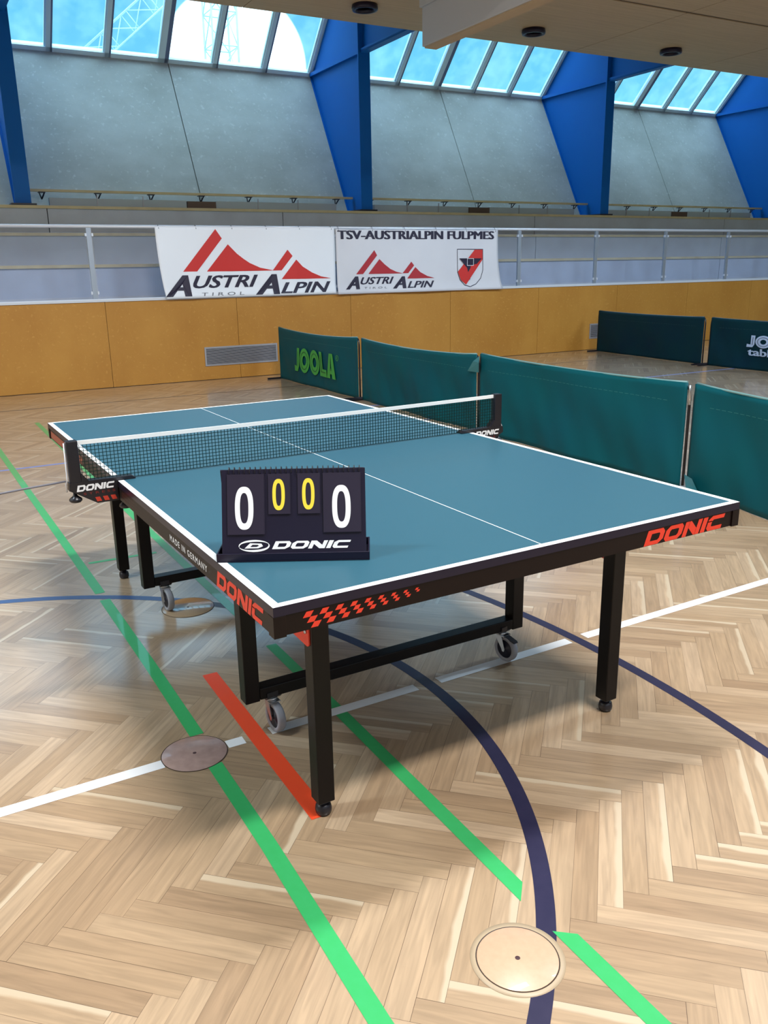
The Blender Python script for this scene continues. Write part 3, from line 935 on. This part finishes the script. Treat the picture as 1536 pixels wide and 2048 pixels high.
# ================================================================== SURROUND BARRIERS
def barrier(label, p0, p1, h, cloth, ph, sag=0.035, front=-1, notch=None, group='green surround barriers', feet=(True, True), amp=1.7):
    p0 = Vector((*p0, 0)); p1 = Vector((*p1, 0))
    d = (p1 - p0); L = d.length; d.normalize()
    ang = math.atan2(d.y, d.x)
    t = empty('barrier', p0, ang)
    tag(t, label, 'barrier', group)
    nx, nz = 90, 18
    def off(x, z):
        f = 1 - z / h
        w_ = 0.008 * math.sin(6 * x + ph) * (0.3 + f) + 0.0016 * math.sin(23 * x + 3 * z * 4 + ph * 2) * (0.2 + f) + 0.009 * math.sin(5 * x + 6 * z + ph * 1.7) * math.sin(math.pi * z / h)
        return w_ * amp
    def top(x):
        s = 4 * (x / L) * (1 - x / L)
        return h - sag * s
    vs = []
    for j in range(nz + 1):
        for i in range(nx + 1):
            x = L * i / nx
            z = 0.003 + (top(x) - 0.003) * j / nz
            vs.append((x, off(x, z) * math.sin(min(1, x / 0.1, (L - x) / 0.1 + 1e-9) * math.pi / 2) - 0.0, z))
    fs = [(j * (nx + 1) + i, j * (nx + 1) + i + 1, (j + 1) * (nx + 1) + i + 1, (j + 1) * (nx + 1) + i) for j in range(nz) for i in range(nx)]
    b = MB(); b.add(vs, fs, True)
    o = b.build('sheet', cloth, t)
    so = o.modifiers.new('thickness', 'SOLIDIFY'); so.thickness = 0.006; so.offset = 0
    MB().tube([(0.01, 0.006, h + 0.002)] + [(L * k / 12, 0.006, top(L * k / 12) - 0.001) for k in range(1, 12)] + [(L - 0.01, 0.006, h + 0.002)], 0.0075, 8).build('hem', mat('hem_sky_sheen_' + cloth.name, (0.16, 0.30, 0.30) if cloth is green_cloth else (0.06, 0.10, 0.13), 0.35), t)  # pale hem colour paints the sky's reflection along the top edge
    for s, x in ((0, 0.0), (1, L)):
        sg = 1 if s == 0 else -1
        pts = [(x - sg * 0.012, 0.015, 0.02), (x - sg * 0.012, 0.015, h - 0.09), (x - sg * 0.006, 0.015, h - 0.045), (x + sg * 0.012, 0.015, h - 0.018), (x + sg * 0.05, 0.015, h - 0.012)]
        q = MB().tube(pts, 0.010, 10).build('post', plastic_black, t)
        if feet[s]:
            MB().box(x - sg * 0.012 - 0.014, x - sg * 0.012 + 0.014, -0.19, 0.19, 0.0, 0.022).build('foot', plastic_black, t, 0.004)
    seam_b = MB()
    for i in range(40):
        x0, x1 = 0.15 + (L - 0.3) * i / 40, 0.15 + (L - 0.3) * (i + 0.7) / 40
        zz = h - 0.135
        seam_b.add([(x0, off(x0, zz) + front * 0.0045, zz), (x1, off(x1, zz) + front * 0.0045, zz), (x1, off(x1, zz) + front * 0.0045, zz + 0.002), (x0, off(x0, zz) + front * 0.0045, zz + 0.002)], [(0, 1, 2, 3)])
    seam_b.build('stitching', mat('stitch_' + cloth.name, (0.04, 0.22, 0.20) if cloth is green_cloth else (0.02, 0.07, 0.08), 0.5), t)
    return t, L, off
# near row (the camera sees its -x side, which is the local +... side of a sheet running towards -y)
HB = 0.695
bA, LA, offA = barrier('green barrier with the green logo lettering, the farthest of its row, by the wall vent', (4.05, 9.23), (4.02, 6.95), HB, green_cloth, 0.4, amp=0.8)
bB, LB, offB = barrier('plain green barrier second from the wall, behind the net post', (4.00, 6.82), (3.93, 4.57), HB, green_cloth, 2.1)
bC, LC, offC = barrier('plain green barrier with a folded top corner behind the right edge of the table', (3.925, 4.51), (3.83, 2.15), 0.705, green_cloth, 3.6, sag=0.02, feet=(True, False))
bD, LD, offD = barrier('nearest green barrier beyond the right table corner', (3.80, 2.065), (3.38, -0.18), 0.71, green_cloth, 5.2, sag=0.02)
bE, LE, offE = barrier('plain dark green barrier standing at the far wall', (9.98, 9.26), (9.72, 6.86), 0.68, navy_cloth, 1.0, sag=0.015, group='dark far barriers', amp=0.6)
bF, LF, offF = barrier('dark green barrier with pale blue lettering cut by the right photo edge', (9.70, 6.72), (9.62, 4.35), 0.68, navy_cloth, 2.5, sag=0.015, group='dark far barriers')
# folded corner flap of the third barrier (local frame of bC)
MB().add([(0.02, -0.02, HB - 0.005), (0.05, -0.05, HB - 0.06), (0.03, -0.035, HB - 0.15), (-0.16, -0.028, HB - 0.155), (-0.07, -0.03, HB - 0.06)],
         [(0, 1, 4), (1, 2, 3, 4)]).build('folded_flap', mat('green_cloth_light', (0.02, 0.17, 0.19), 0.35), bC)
# pale sleeve on the post of the third barrier
MB().tube([(LC + 0.008, 0.0, HB - 0.005), (LC + 0.020, -0.002, HB - 0.012), (LC + 0.026, -0.004, HB - 0.03), (LC + 0.026, -0.004, HB - 0.13)], 0.009, 10).build('metal_sleeve', steel, bC)
# loose clear blue foil corner at the foot of the nearest barrier
MB().add([(0.0, -0.03, 0.12), (0.10, -0.05, 0.115), (0.22, -0.06, 0.0), (0.05, -0.04, 0.0), (0.13, -0.052, 0.06)], [(0, 3, 4, 1), (3, 2, 4), (4, 2, 1)]).build('torn_corner', mat('green_cloth_corner', (0.02, 0.20, 0.26), 0.3), bD)

def joola(t, fn, x0, x1, z0, z1, m1, m2, dz=0.0035):
    """five fat outlined letters, each with a dark inner contour"""
    wds = [0.62, 1.25, 1.25, 0.95, 1.15]
    tot = sum(wds)
    sx = (x1 - x0) / tot; H = z1 - z0
    fat = []; thin = []
    def mp(x, y): return (x0 + x * sx, z0 + y * H)
    def add(dst, s): dst.append((s[0],) + tuple([mp(*p) for p in k] for k in s[1:]))
    # J
    add(fat, P((.28, 1), (.60, 1), (.56, .25), (.42, .02), (.26, .22)))
    add(fat, P((-.02, .26), (.26, .22), (.42, .02), (.36, 0), (-.05, 0)))
    add(thin, P((.42, .85), (.46, .85), (.42, .2), (.38, .2)))
    x = wds[0]
    for k in range(2):
        c = x + wds[1] / 2 - .02
        add(fat, ('ring', ellipse(c, .5, .60, .52), ellipse(c, .5, .22, .20)))
        add(thin, ('ring', ellipse(c, .5, .44, .385), ellipse(c, .5, .405, .35)))
        x += wds[1]
    add(fat, P((x + .02, 0), (x + .92, 0), (x + .92, .30), (x + .40, .30), (x + .02, .30)))
    add(fat, P((x + .02, .30), (x + .40, .30), (x + .36, 1), (x + .02, 1)))
    add(thin, P((x + .17, .16), (x + .80, .16), (x + .80, .20), (x + .23, .20), (x + .17, .20)))
    add(thin, P((x + .17, .20), (x + .23, .20), (x + .22, .88), (x + .17, .88)))
    x += wds[3]
    add(fat, P((x, 0), (x + .42, 0), (x + .46, .18), (x + .56, 1), (x + .38, 1)))
    add(fat, P((x + .70, .18), (x + .74, 0), (x + 1.15, 0), (x + .78, 1), (x + .56, 1)))
    add(fat, P((x + .46, .18), (x + .70, .18), (x + .64, .40), (x + .52, .40)))
    add(thin, P((x + .50, .34), (x + .66, .34), (x + .66, .38), (x + .50, .38)))
    a = shapes_to('lettering', fat, lambda p, q: fn(p, q, 0.0), m1, t)
    shapes_to('lettering_contour', thin, lambda p, q: fn(p, q, dz), m2, a)
fA = lambda x, z, d: (x, offA(x, z) - 0.020 - d, z)
# local x of barrier A runs from y=9.23 down to 6.95
joola(bA, fA, 9.23 - 8.66, 9.23 - 7.47, 0.165, 0.465, logo_green, logo_green_dark)
shapes_to('registered_mark', [('ring', ellipse(1.80, 0.425, 0.038, 0.034, 20), ellipse(1.80, 0.425, 0.031, 0.028, 20)), text_shape('R', 1.788, 1.812, 0.408, 0.442)], lambda x, z: fA(x, z, 0), logo_green, bA)
fF = lambda x, z, d: (x, offF(x, z) - 0.022 - d, z)
joola(bF, fF, 0.66, 1.75, 0.315, 0.475, logo_ice, paint_navy)
shapes_to('lettering', bold_text('table', 0.67, 1.16, 0.20, 0.30, d=0.006, bold=0.01), lambda x, z: fF(x, z, 0), logo_ice, bF)

# ================================================================== TABLE
TL, TW, TH_ = 2.74, 1.525, 0.76
tbl = empty('table_tennis_table', (0, 0, 0))
tag(tbl, 'green table tennis table with white lines on black legs and castors', 'table')
for k, (y0, y1) in enumerate(((0, TL / 2 - 0.001), (TL / 2 + 0.001, TL))):
    tp = MB().box(0, TW, y0, y1, 0.7375, 0.7598).build('tabletop', edge_black, tbl)
    pz = 0.7600
    MB().add([(0.02, y0 + (0.02 if k == 0 else 0), pz), (TW - 0.02, y0 + (0.02 if k == 0 else 0), pz), (TW - 0.02, y1 - (0.02 if k else 0), pz), (0.02, y1 - (0.02 if k else 0), pz)], [(0, 1, 2, 3)]).build('playing_surface', table_green, tp)
    ln = MB()
    q = 0.7601
    def rect(x0, x1, a, b_): ln.add([(x0, a, q), (x1, a, q), (x1, b_, q), (x0, b_, q)], [(0, 1, 2, 3)])
    rect(0.0005, 0.0205, y0 + 0.0005, y1 - 0.0005); rect(TW - 0.0205, TW - 0.0005, y0 + 0.0005, y1 - 0.0005)
    ye = y0 if k == 0 else y1 - 0.0205
    rect(0.0205, TW - 0.0205, ye + 0.0005, ye + 0.0205)
    ln.build('edge_line', line_white, tp)
    ln = MB(); q = 0.7602
    rect(TW / 2 - 0.0016, TW / 2 + 0.0016, y0 + (0.02 if k == 0 else 0), y1 - (0.02 if k else 0))
    ln.build('centre_line', line_white, tp)
    # steel apron under the edge
    a, b_ = 0.689, 0.7365
    ys, yn = (y0, y0 + 0.022) if k == 0 else (y1 - 0.022, y1)
    ap = MB().box(0.003, TW - 0.003, ys + (0.003 if k == 0 else 0), yn - (0.003 if k else 0), a, b_)
    ap.box(0.003, 0.025, min(y0, y0) + 0.022 if k == 0 else y0 + 0.01, (y1 - 0.01) if k == 0 else y1 - 0.022, a, b_)
    ap.box(TW - 0.025, TW - 0.003, y0 + 0.022 if k == 0 else y0 + 0.01, (y1 - 0.01) if k == 0 else y1 - 0.022, a, b_)
    ap.build('apron', frame_brown, tbl)
    yc = y0 if k == 0 else y1 - 0.03
    for x0 in (-0.0008, TW - 0.0292):
        MB().box(x0, x0 + 0.03, yc - (0.0008 if k == 0 else 0), yc + 0.03 + (0.0008 if k else 0), 0.6865, 0.7372).build('corner_cap', frame_brown, tbl, 0.001)
    # legs
    yl = 0.268 if k == 0 else TL - 0.268
    for sx_ in (0, 1):
        lx = 0.225 if sx_ == 0 else TW - 0.232
        MB().box(lx - 0.025, lx + 0.025, yl - 0.025, yl + 0.025, 0.046, 0.687).build('leg', leg_black, tbl, 0.003)
        MB().lathe([(0.0, 0.0), (0.018, 0.001), (0.0225, 0.007), (0.0235, 0.018), (0.021, 0.030), (0.016, 0.035), (0.013, 0.036), (0.013, 0.046)], (lx, yl, 0), n=24).build('adjustable_foot', plastic_black, tbl)
        # red hinge plate on the outside face of the leg
        xx = lx - 0.029 if sx_ == 0 else lx + 0.025
        dy = 1 if k == 0 else -1
        if k == 0:
            br = MB().prism([(yl - 0.014, 0.688), (yl + 0.17, 0.688), (yl + 0.10, 0.530), (yl + 0.085, 0.519), (yl - 0.004, 0.515), (yl - 0.011, 0.519), (yl - 0.014, 0.527)], lambda p, r_, d: (d, p, r_), xx, xx + 0.004)
            hb = br.build('hinge_plate', print_red, tbl); hb['label'] = 'red hinge plate'
            bx_ = xx if sx_ == 0 else xx + 0.004
            sg = -1 if sx_ == 0 else 1
            MB().lathe([(0.0, sg * 0.005), (0.006, sg * 0.004), (0.006, 0.0)], (bx_, yl + 0.002, 0.556), 'X', 12).build('bolt', steel, hb)
    MB().box(0.25, TW - 0.257, yl - 0.018, yl + 0.018, 0.655, 0.689).build('cross_rail', frame_brown, tbl)
    for sx_ in (0.225, TW - 0.232):
        MB().box(sx_ - 0.018, sx_ + 0.018, yl + (0.025 if k == 0 else -1.07), yl + (1.07 if k == 0 else -0.025), 0.69, 0.72).build('long_rail', frame_brown, tbl)
    # wheeled U frame
    yu = 0.77 if k == 0 else TL - 0.77
    for ux in (0.216, TW - 0.226):
        MB().box(ux - 0.025, ux + 0.025, yu - 0.025, yu + 0.025, 0.118, 0.69).build('frame_upright', leg_black, tbl, 0.003)
    MB().box(0.241, TW - 0.251, yu - 0.025, yu + 0.025, 0.122, 0.162).build('frame_crossbar', leg_black, tbl, 0.003)
    for ux, yaw_, brake in ((0.288, R(94), False), (TW - 0.285, R(100), True)):
        ca = empty('castor', (ux, yu, 0), yaw_); ca.parent = tbl
        ca['label'] = 'grey castor with metal fork'
        # local: rolling along x, axle along y, wheel trailing on the -x side
        MB().prism([(-0.026, 0.140), (0.026, 0.140), (0.026, 0.122), (0.016, 0.112), (-0.016, 0.112), (-0.026, 0.122)], lambda p, r_, d: (p, d, r_), -0.026, 0.026).build('mount', plastic_black, ca)
        MB().lathe([(0.018, 0.113), (0.0205, 0.110), (0.0205, 0.105), (0.016, 0.100)], (0, 0, 0), n=20).build('swivel', steel, ca)
        wc = -0.026
        fk = MB()
        for s in (-1, 1):
            fk.prism([(-0.016, 0.103), (0.018, 0.103), (wc + 0.008, 0.052), (wc + 0.004, 0.042), (wc - 0.004, 0.042), (wc - 0.008, 0.052)], lambda p, r_, d: (p, d, r_), s * 0.0165, s * 0.019)
        fk.prism([(-0.030, 0.1045), (0.020, 0.1045), (0.020, 0.1015), (-0.030, 0.1015)], lambda p, r_, d: (p, d, r_), -0.019, 0.019)
        fk.build('fork', steel, ca)
        c = (wc, 0, 0.0505)
        MB().lathe([(0.036, -0.012), (0.047, -0.0135), (0.0503, -0.008), (0.0503, 0.008), (0.047, 0.0135), (0.036, 0.012), (0.036, -0.012)], c, 'Y', 40, False).build('tyre', tyre_grey, ca)
        MB().lathe([(0.0, -0.0155), (0.007, -0.0155), (0.008, -0.009), (0.037, -0.0095), (0.037, 0.0095), (0.008, 0.009), (0.007, 0.0155), (0.0, 0.0155)], c, 'Y', 30).build('wheel_hub', hub_dark, ca)
        if brake:
            MB().prism([(-0.022, 0.106), (-0.070, 0.092), (-0.074, 0.086), (-0.020, 0.098)], lambda p, r_, d: (p, d, r_), -0.011, 0.011).build('brake_lever', plastic_black, ca)
# prints on the near end (plane y = 0)
fe = lambda x, z: (x, 0.0024, z)
fe2 = lambda x, z: (x, 0.0016, z)
shapes_to('lettering', fit(wide_letters(), 1.125, 1.465, 0.690, 0.734, 0.35), fe, print_red, tbl)
ck = []
x = 0.070
for k in range(9):
    s = 1 - k * 0.078
    w_, h_ = 0.021 * s + .001, 0.0135 * s
    ztop = 0.733 - k * 0.0006
    rows = [(0, 0), (1, 1), (2, 2)] if k < 8 else [(0, 0), (1, 1)]
    for r_, sh_ in rows:
        a = x + sh_ * w_ * 0.42
        zt = ztop - r_ * h_
        ck.append(P((a, zt - h_), (a + w_ * 0.82, zt - h_), (a + w_ * 1.25, zt), (a + w_ * 0.43, zt)))
    x += 0.0405 * (1 - k * 0.028)
shapes_to('checker_pattern', ck, fe, print_red, tbl)
# prints on the left side (plane x = 0, read from -x: left is +y)
fs_ = lambda s, z: (0.0024, 1.0 - s, z)
shapes_to('lettering', fit(wide_letters(), 1 - 0.372, 1 - 0.062, 0.690, 0.735, 0.35), fs_, print_red, tbl)
shapes_to('lettering', [text_shape('MADE IN GERMANY', 1 - 0.765, 1 - 0.440, 0.703, 0.722, bold=0.015, space=1.3)], fs_, print_white, tbl)
ck2 = []
for i in range(22):
    for r_ in range(3):
        ss = 1 - (i / 26)
        a = (1 - 1.33) + i * 0.017 + r_ * 0.004
        ck2.append(P((a, 0.698 + r_ * 0.011), (a + 0.007 * ss, 0.698 + r_ * 0.011), (a + 0.010 * ss, 0.698 + r_ * 0.011 + 0.007 * ss), (a + 0.003, 0.698 + r_ * 0.011 + 0.007 * ss)))
shapes_to('checker_pattern', ck2, fs_, dim_red, tbl)
shapes_to('lettering', [P((1 - 2.70, 0.694), (1 - 2.0, 0.694), (1 - 1.97, 0.728), (1 - 2.69, 0.728))], fs_, mat('far_apron_red', (0.35, 0.09, 0.05), 0.5), tbl).name = 'red_stripe'

# ================================================================== NET
net = empty('table_tennis_net', (TW / 2, TL / 2, 0.76))
tag(net, 'dark green table tennis net with white top band clamped across the table', 'net')
NX0, NX1 = -0.150 - TW / 2, TW + 0.150 - TW / 2
ztop = 0.1525
nb = MB()
n_v = int((NX1 - NX0) / 0.0125)
def sagf(x): # top line droops a touch
    f = (x - NX0) / (NX1 - NX0)
    return -0.004 * 4 * f * (1 - f)
for i in range(n_v + 1):
    x = NX0 + (NX1 - NX0) * i / n_v
    nb.bar((x, 0.001 * math.sin(x * 9), 0.004), (x, 0, ztop - 0.012 + sagf(x)), 0.0018, 0.0018)
rows = 11
for j in range(rows):
    for i in range(40):
        x0 = NX0 + (NX1 - NX0) * i / 40; x1 = NX0 + (NX1 - NX0) * (i + 1) / 40
        z = 0.004 + j * 0.0125
        k0 = 0.001 * math.sin(x0 * 9) * (1 - j / rows); k1 = 0.001 * math.sin(x1 * 9) * (1 - j / rows)
        nb.bar((x0, k0, z + sagf(x0) * j / rows), (x1, k1, z + sagf(x1) * j / rows), 0.0018, 0.0018)
nb.build('mesh', net_green, net)
tb = MB()
for i in range(40):
    x0 = NX0 + (NX1 - NX0) * i / 40; x1 = NX0 + (NX1 - NX0) * (i + 1) / 40
    tb.bar((x0, 0, ztop - 0.007 + sagf(x0)), (x1, 0, ztop - 0.007 + sagf(x1)), 0.005, 0.014)
tb.build('top_band', line_white, net)
for s in (-1, 1):
    e = s * TW / 2          # table edge
    pst = MB().box(*sorted((e + s * 0.118, e + s * 0.155)), -0.016, 0.016, 0.008, 0.155)
    pst.build('post', plastic_black, net, 0.003)
    MB().box(*sorted((e + s * 0.155, e + s * 0.1575)), -0.006, 0.006, 0.005, 0.150).build('post_strip', cord_grey, net)
    # bracket body, outline in (x, z)
    body = [(e - s * 0.062, 0.004), (e - s * 0.050, 0.012), (e + s * 0.100, 0.014), (e + s * 0.118, 0.040), (e + s * 0.124, 0.012), (e + s * 0.160, 0.010),
            (e + s * 0.162, -0.012), (e + s * 0.145, -0.022), (e + s * 0.075, -0.066), (e + s * 0.002, -0.064), (e + s * 0.002, 0.0012), (e - s * 0.055, 0.0012)]
    if s < 0: body = body[::-1]
    br = MB()
    up_ = [(e - s * 0.062, 0.0012), (e - s * 0.062, 0.005), (e - s * 0.050, 0.012), (e + s * 0.100, 0.014), (e + s * 0.160, 0.012), (e + s * 0.162, 0.0012)]
    lo_ = [(e + s * 0.002, 0.0012), (e + s * 0.162, 0.0012), (e + s * 0.163, -0.014), (e + s * 0.145, -0.024), (e + s * 0.075, -0.068), (e + s * 0.002, -0.068)]
    tri = [(e + s * 0.095, 0.013), (e + s * 0.120, 0.013), (e + s * 0.120, 0.045)]
    for pl in (up_, lo_, tri):
        br.prism(pl, lambda p, r_, d: (p, d, r_), -0.018, 0.018)
    bk = br.build('clamp_bracket', plastic_black, net)
    ff = lambda x_, z_: (x_, -0.0186, z_)
    xa, xb = sorted((e + s * 0.012, e + s * 0.140))
    shapes_to('lettering', fit(wide_letters(), xa, xb, -0.020, 0.002, 0.3), ff, print_white, bk)
    dots = [text_shape('S T R E S S', xa + (0.0 if s > 0 else 0.022), xb - (0.022 if s > 0 else 0), -0.034, -0.026)]
    shapes_to('lettering', dots, ff, dark_red, bk)
    st = []
    for k in range(3):
        x_ = e + s * (0.012 + k * 0.026)
        xq = sorted((x_, x_ + s * 0.018))
        st.append(P((xq[0] + 0.006, -0.062), (xq[1] + 0.004, -0.062), (xq[1] - 0.002, -0.046), (xq[0], -0.046)))
    shapes_to('stripe_pattern', st, ff, mat('stripe_red', (0.50, 0.04, 0.02), 0.5), bk)
    for kx, kz in ((e + s * 0.143, -0.030), (e - s * 0.022, -0.075)):
        kn = MB().lathe([(0.006, kz + 0.012), (0.007, kz - 0.004), (0.011, kz - 0.008), (0.021, kz - 0.016), (0.022, kz - 0.022), (0.017, kz - 0.028), (0.0, kz - 0.030)], (kx, 0, 0), n=24)
        kn.build('screw_knob', plastic_black, net)
    MB().tube([(e - s * 0.022, 0, -0.022), (e - s * 0.022, 0, -0.070)], 0.005, 8).build('clamp_screw', steel, net)
    MB().tube([(e + s * 0.161, 0, 0.148), (e + s * 0.163, 0, 0.02), (e + s * 0.170, 0, 0.008), (e + s * 0.168, 0, -0.020)], 0.0022, 6).build('tension_cord', rail_bright, net)
# bent hook and the loose cord leading off to the left
pts = [(-0.168, 1.37, 0.778), (-0.30, 1.375, 0.770), (-0.60, 1.39, 0.745), (-1.2, 1.42, 0.66), (-1.9, 1.45, 0.48), (-2.4, 1.48, 0.22), (-2.62, 1.50, 0.006), (-3.1, 1.52, 0.005)]
cd = MB().tube(pts, 0.0035, 8).build('cord', cord_grey)
tag(cd, 'thin grey cord tied to the left net clamp and running off to the left', 'cord')

# ================================================================== SCOREBOARD
sb = empty('scoreboard', (0.163, 0.2505, 0.7603), R(-29.7))
tag(sb, 'black flip scoreboard showing four zeros standing on the near table half', 'scoreboard')
bw = 0.190
tray = MB().box(-bw, bw, 0.0, 0.12, 0.0, 0.003)
tray.box(-bw, bw, 0.0, 0.004, 0.003, 0.022).box(-bw, bw, 0.116, 0.12, 0.003, 0.022)
tray.box(-bw, -bw + 0.004, 0.004, 0.116, 0.003, 0.022).box(bw - 0.004, bw, 0.004, 0.116, 0.003, 0.022)
tray.build('tray', board_black, sb, 0.001)
PY0, PZ0, PY1, PZ1 = 0.006, 0.018, 0.072, 0.219
dirv = Vector((0, PY1 - PY0, PZ1 - PZ0)); PL = dirv.length; dirv.normalize()
nrmv = Vector((1, 0, 0)).cross(dirv) * -1   # points towards the viewer (-y, +z)
if nrmv.y > 0: nrmv = -nrmv
def bp(x, h, d=0.0):
    """x across, h along the sloping front panel, d in front of it"""
    wfac = 1 - 0.0 * h
    p = Vector((x * wfac + 0.003, PY0, PZ0)) + dirv * h + nrmv * d
    return (p.x, p.y, p.z)
def pbox(x0, x1, h0, h1, d0, d1):
    b = MB()
    vs = [bp(x_, h_, d_) for d_ in (d0, d1) for h_ in (h0, h1) for x_ in (x0, x1)]
    return b.add(vs, [(0, 2, 3, 1), (4, 5, 7, 6), (0, 1, 5, 4), (2, 6, 7, 3), (0, 4, 6, 2), (1, 3, 7, 5)])
pw = 0.179
pbox(-pw, pw, 0.0, PL, -0.003, 0.0).build('front_panel', board_black, sb, 0.0008)
MB().prism([(PY1, PZ1 - 0.003), (PY1 + 0.003, PZ1), (0.114, 0.006), (0.110, 0.004)], lambda p, r_, d: (d, p, r_), -pw, pw).build('back_panel', board_black, sb)
def card(s0, s1, h, num_s, num_h, nw, nh, m1, thick):
    x0, x1 = -pw + s0 * 2 * pw, -pw + s1 * 2 * pw
    for k in range(2):
        c = pbox(x0 + k * 0.0015, x1 + k * 0.0015, PL - 0.012 - h + k * 0.0, PL - 0.012, 0.0015 + (1 - k) * 0.0016, 0.0027 + (1 - k) * 0.0016).build('card', card_black, sb, 0.0004)
        if k == 0: first = c
    cx_ = -pw + num_s * 2 * pw; ch = PL * (1 - num_h)
    o1 = ellipse(cx_, ch, nw / 2, nh / 2, 48, 2.5); i1 = ellipse(cx_, ch, nw / 2 - thick, nh / 2 - thick * 1.25, 48, 2.5)
    shapes_to('digit', [('ring', o1, i1)], lambda x_, h_: bp(x_, h_, 0.0048), m1, first)
card(0.040, 0.295, PL * 0.71, 0.158, 0.455, 0.046, 0.107, print_white, 0.0125)
card(0.325, 0.475, PL * 0.475, 0.398, 0.302, 0.031, 0.078, print_yellow, 0.0085)
card(0.530, 0.682, PL * 0.475, 0.604, 0.300, 0.031, 0.078, print_yellow, 0.0085)
card(0.705, 0.965, PL * 0.70, 0.832, 0.455, 0.046, 0.107, print_white, 0.0125)
rb = MB()
for k in range(26):
    s = 0.055 + k * 0.0362
    x_ = -pw + s * 2 * pw
    ring = []
    for a in range(15):
        an = R(-60 + 300 * a / 14)
        hh = PL - 0.003 + 0.0082 * math.sin(an) * 1.1; dd = 0.0008 + 0.0068 * math.cos(an)
        ring.append(bp(x_ + 0.0005 * a / 14, hh, dd))
    rb.tube(ring, 0.0012, 6)
rb.build('spiral_binding', plastic_black, sb)
bf = lambda x_, h_: bp(x_, h_, 0.0012)
lx0, lx1 = -pw + 0.345 * 2 * pw, -pw + 0.895 * 2 * pw
shapes_to('lettering', fit(wide_letters(), lx0, lx1, PL * 0.058, PL * 0.150, 0.35), bf, print_white, sb)
ecx, ech = -pw + 0.222 * 2 * pw, PL * 0.100
erx, ery = 0.0385, 0.0150
def swoosh(a0, a1, k0, k1, n=24):
    o, i_ = [], []
    for k in range(n + 1):
        f = k / n; a = R(a0 + (a1 - a0) * f)
        w_ = k0 + (k1 - k0) * math.sin(math.pi * f)
        o.append((ecx + erx * math.cos(a), ech + ery * math.sin(a)))
        i_.append((ecx + erx * (1 - w_ * .8) * math.cos(a), ech + ery * (1 - w_ * 1.8) * math.sin(a)))
    return [P(o[k], o[k + 1], i_[k + 1], i_[k]) for k in range(n)]
dd_ = [('ring', [(ecx - .024, ech - .006), (ecx + .010, ech - .006), (ecx + .022, ech - .001), (ecx + .018, ech + .0055), (ecx - .010, ech + .007)],
        [(ecx - .010, ech - .0025), (ecx + .006, ech - .0025), (ecx + .012, ech), (ecx + .009, ech + .0025), (ecx - .004, ech + .003)])]
shapes_to('round_emblem', swoosh(20, 190, 0.04, 0.18) + swoosh(195, 385, 0.04, 0.20) + dd_, bf, print_white, sb)

# ================================================================== FLOOR SOCKET COVERS
def cover(x, y, r, rr, m1, label, grp='wooden floor socket covers'):
    t = empty('floor_socket_cover', (x, y, 0))
    tag(t, label, 'floor cover', grp)
    if rr > r:
        MB().lathe([(r + 0.0012, 0.0011), (rr, 0.0011), (rr, 0.0002)], n=64, caps=False).build('surround', plate_ring, t)
    MB().lathe([(r - 0.0012, 0.0006), (r + 0.0014, 0.0013)], n=64, caps=False).build('gap', seam_dark, t)
    MB().lathe([(0.0, 0.0018), (r - 0.002, 0.0018), (r - 0.001, 0.0012)], n=64).build('disc', m1, t)
    MB().lathe([(0.0, 0.0020), (0.0055, 0.0020), (0.006, 0.0017)], n=20).build('hole', hole_dark, t)
cover(0.356, -0.417, 0.0905, 0.104, plate_wood, 'pale round wooden cover with a hole on the navy arc in the foreground')
cover(0.014, 0.752, 0.102, 0.102, plate_grey, 'greyish brown round cover where the green and white lines cross')
cover(0.372, 1.925, 0.115, 0.115, mat('plate_oak', (0.40, 0.275, 0.165), 0.3, coat=1.0), 'round wooden cover beside the far castor under the table')
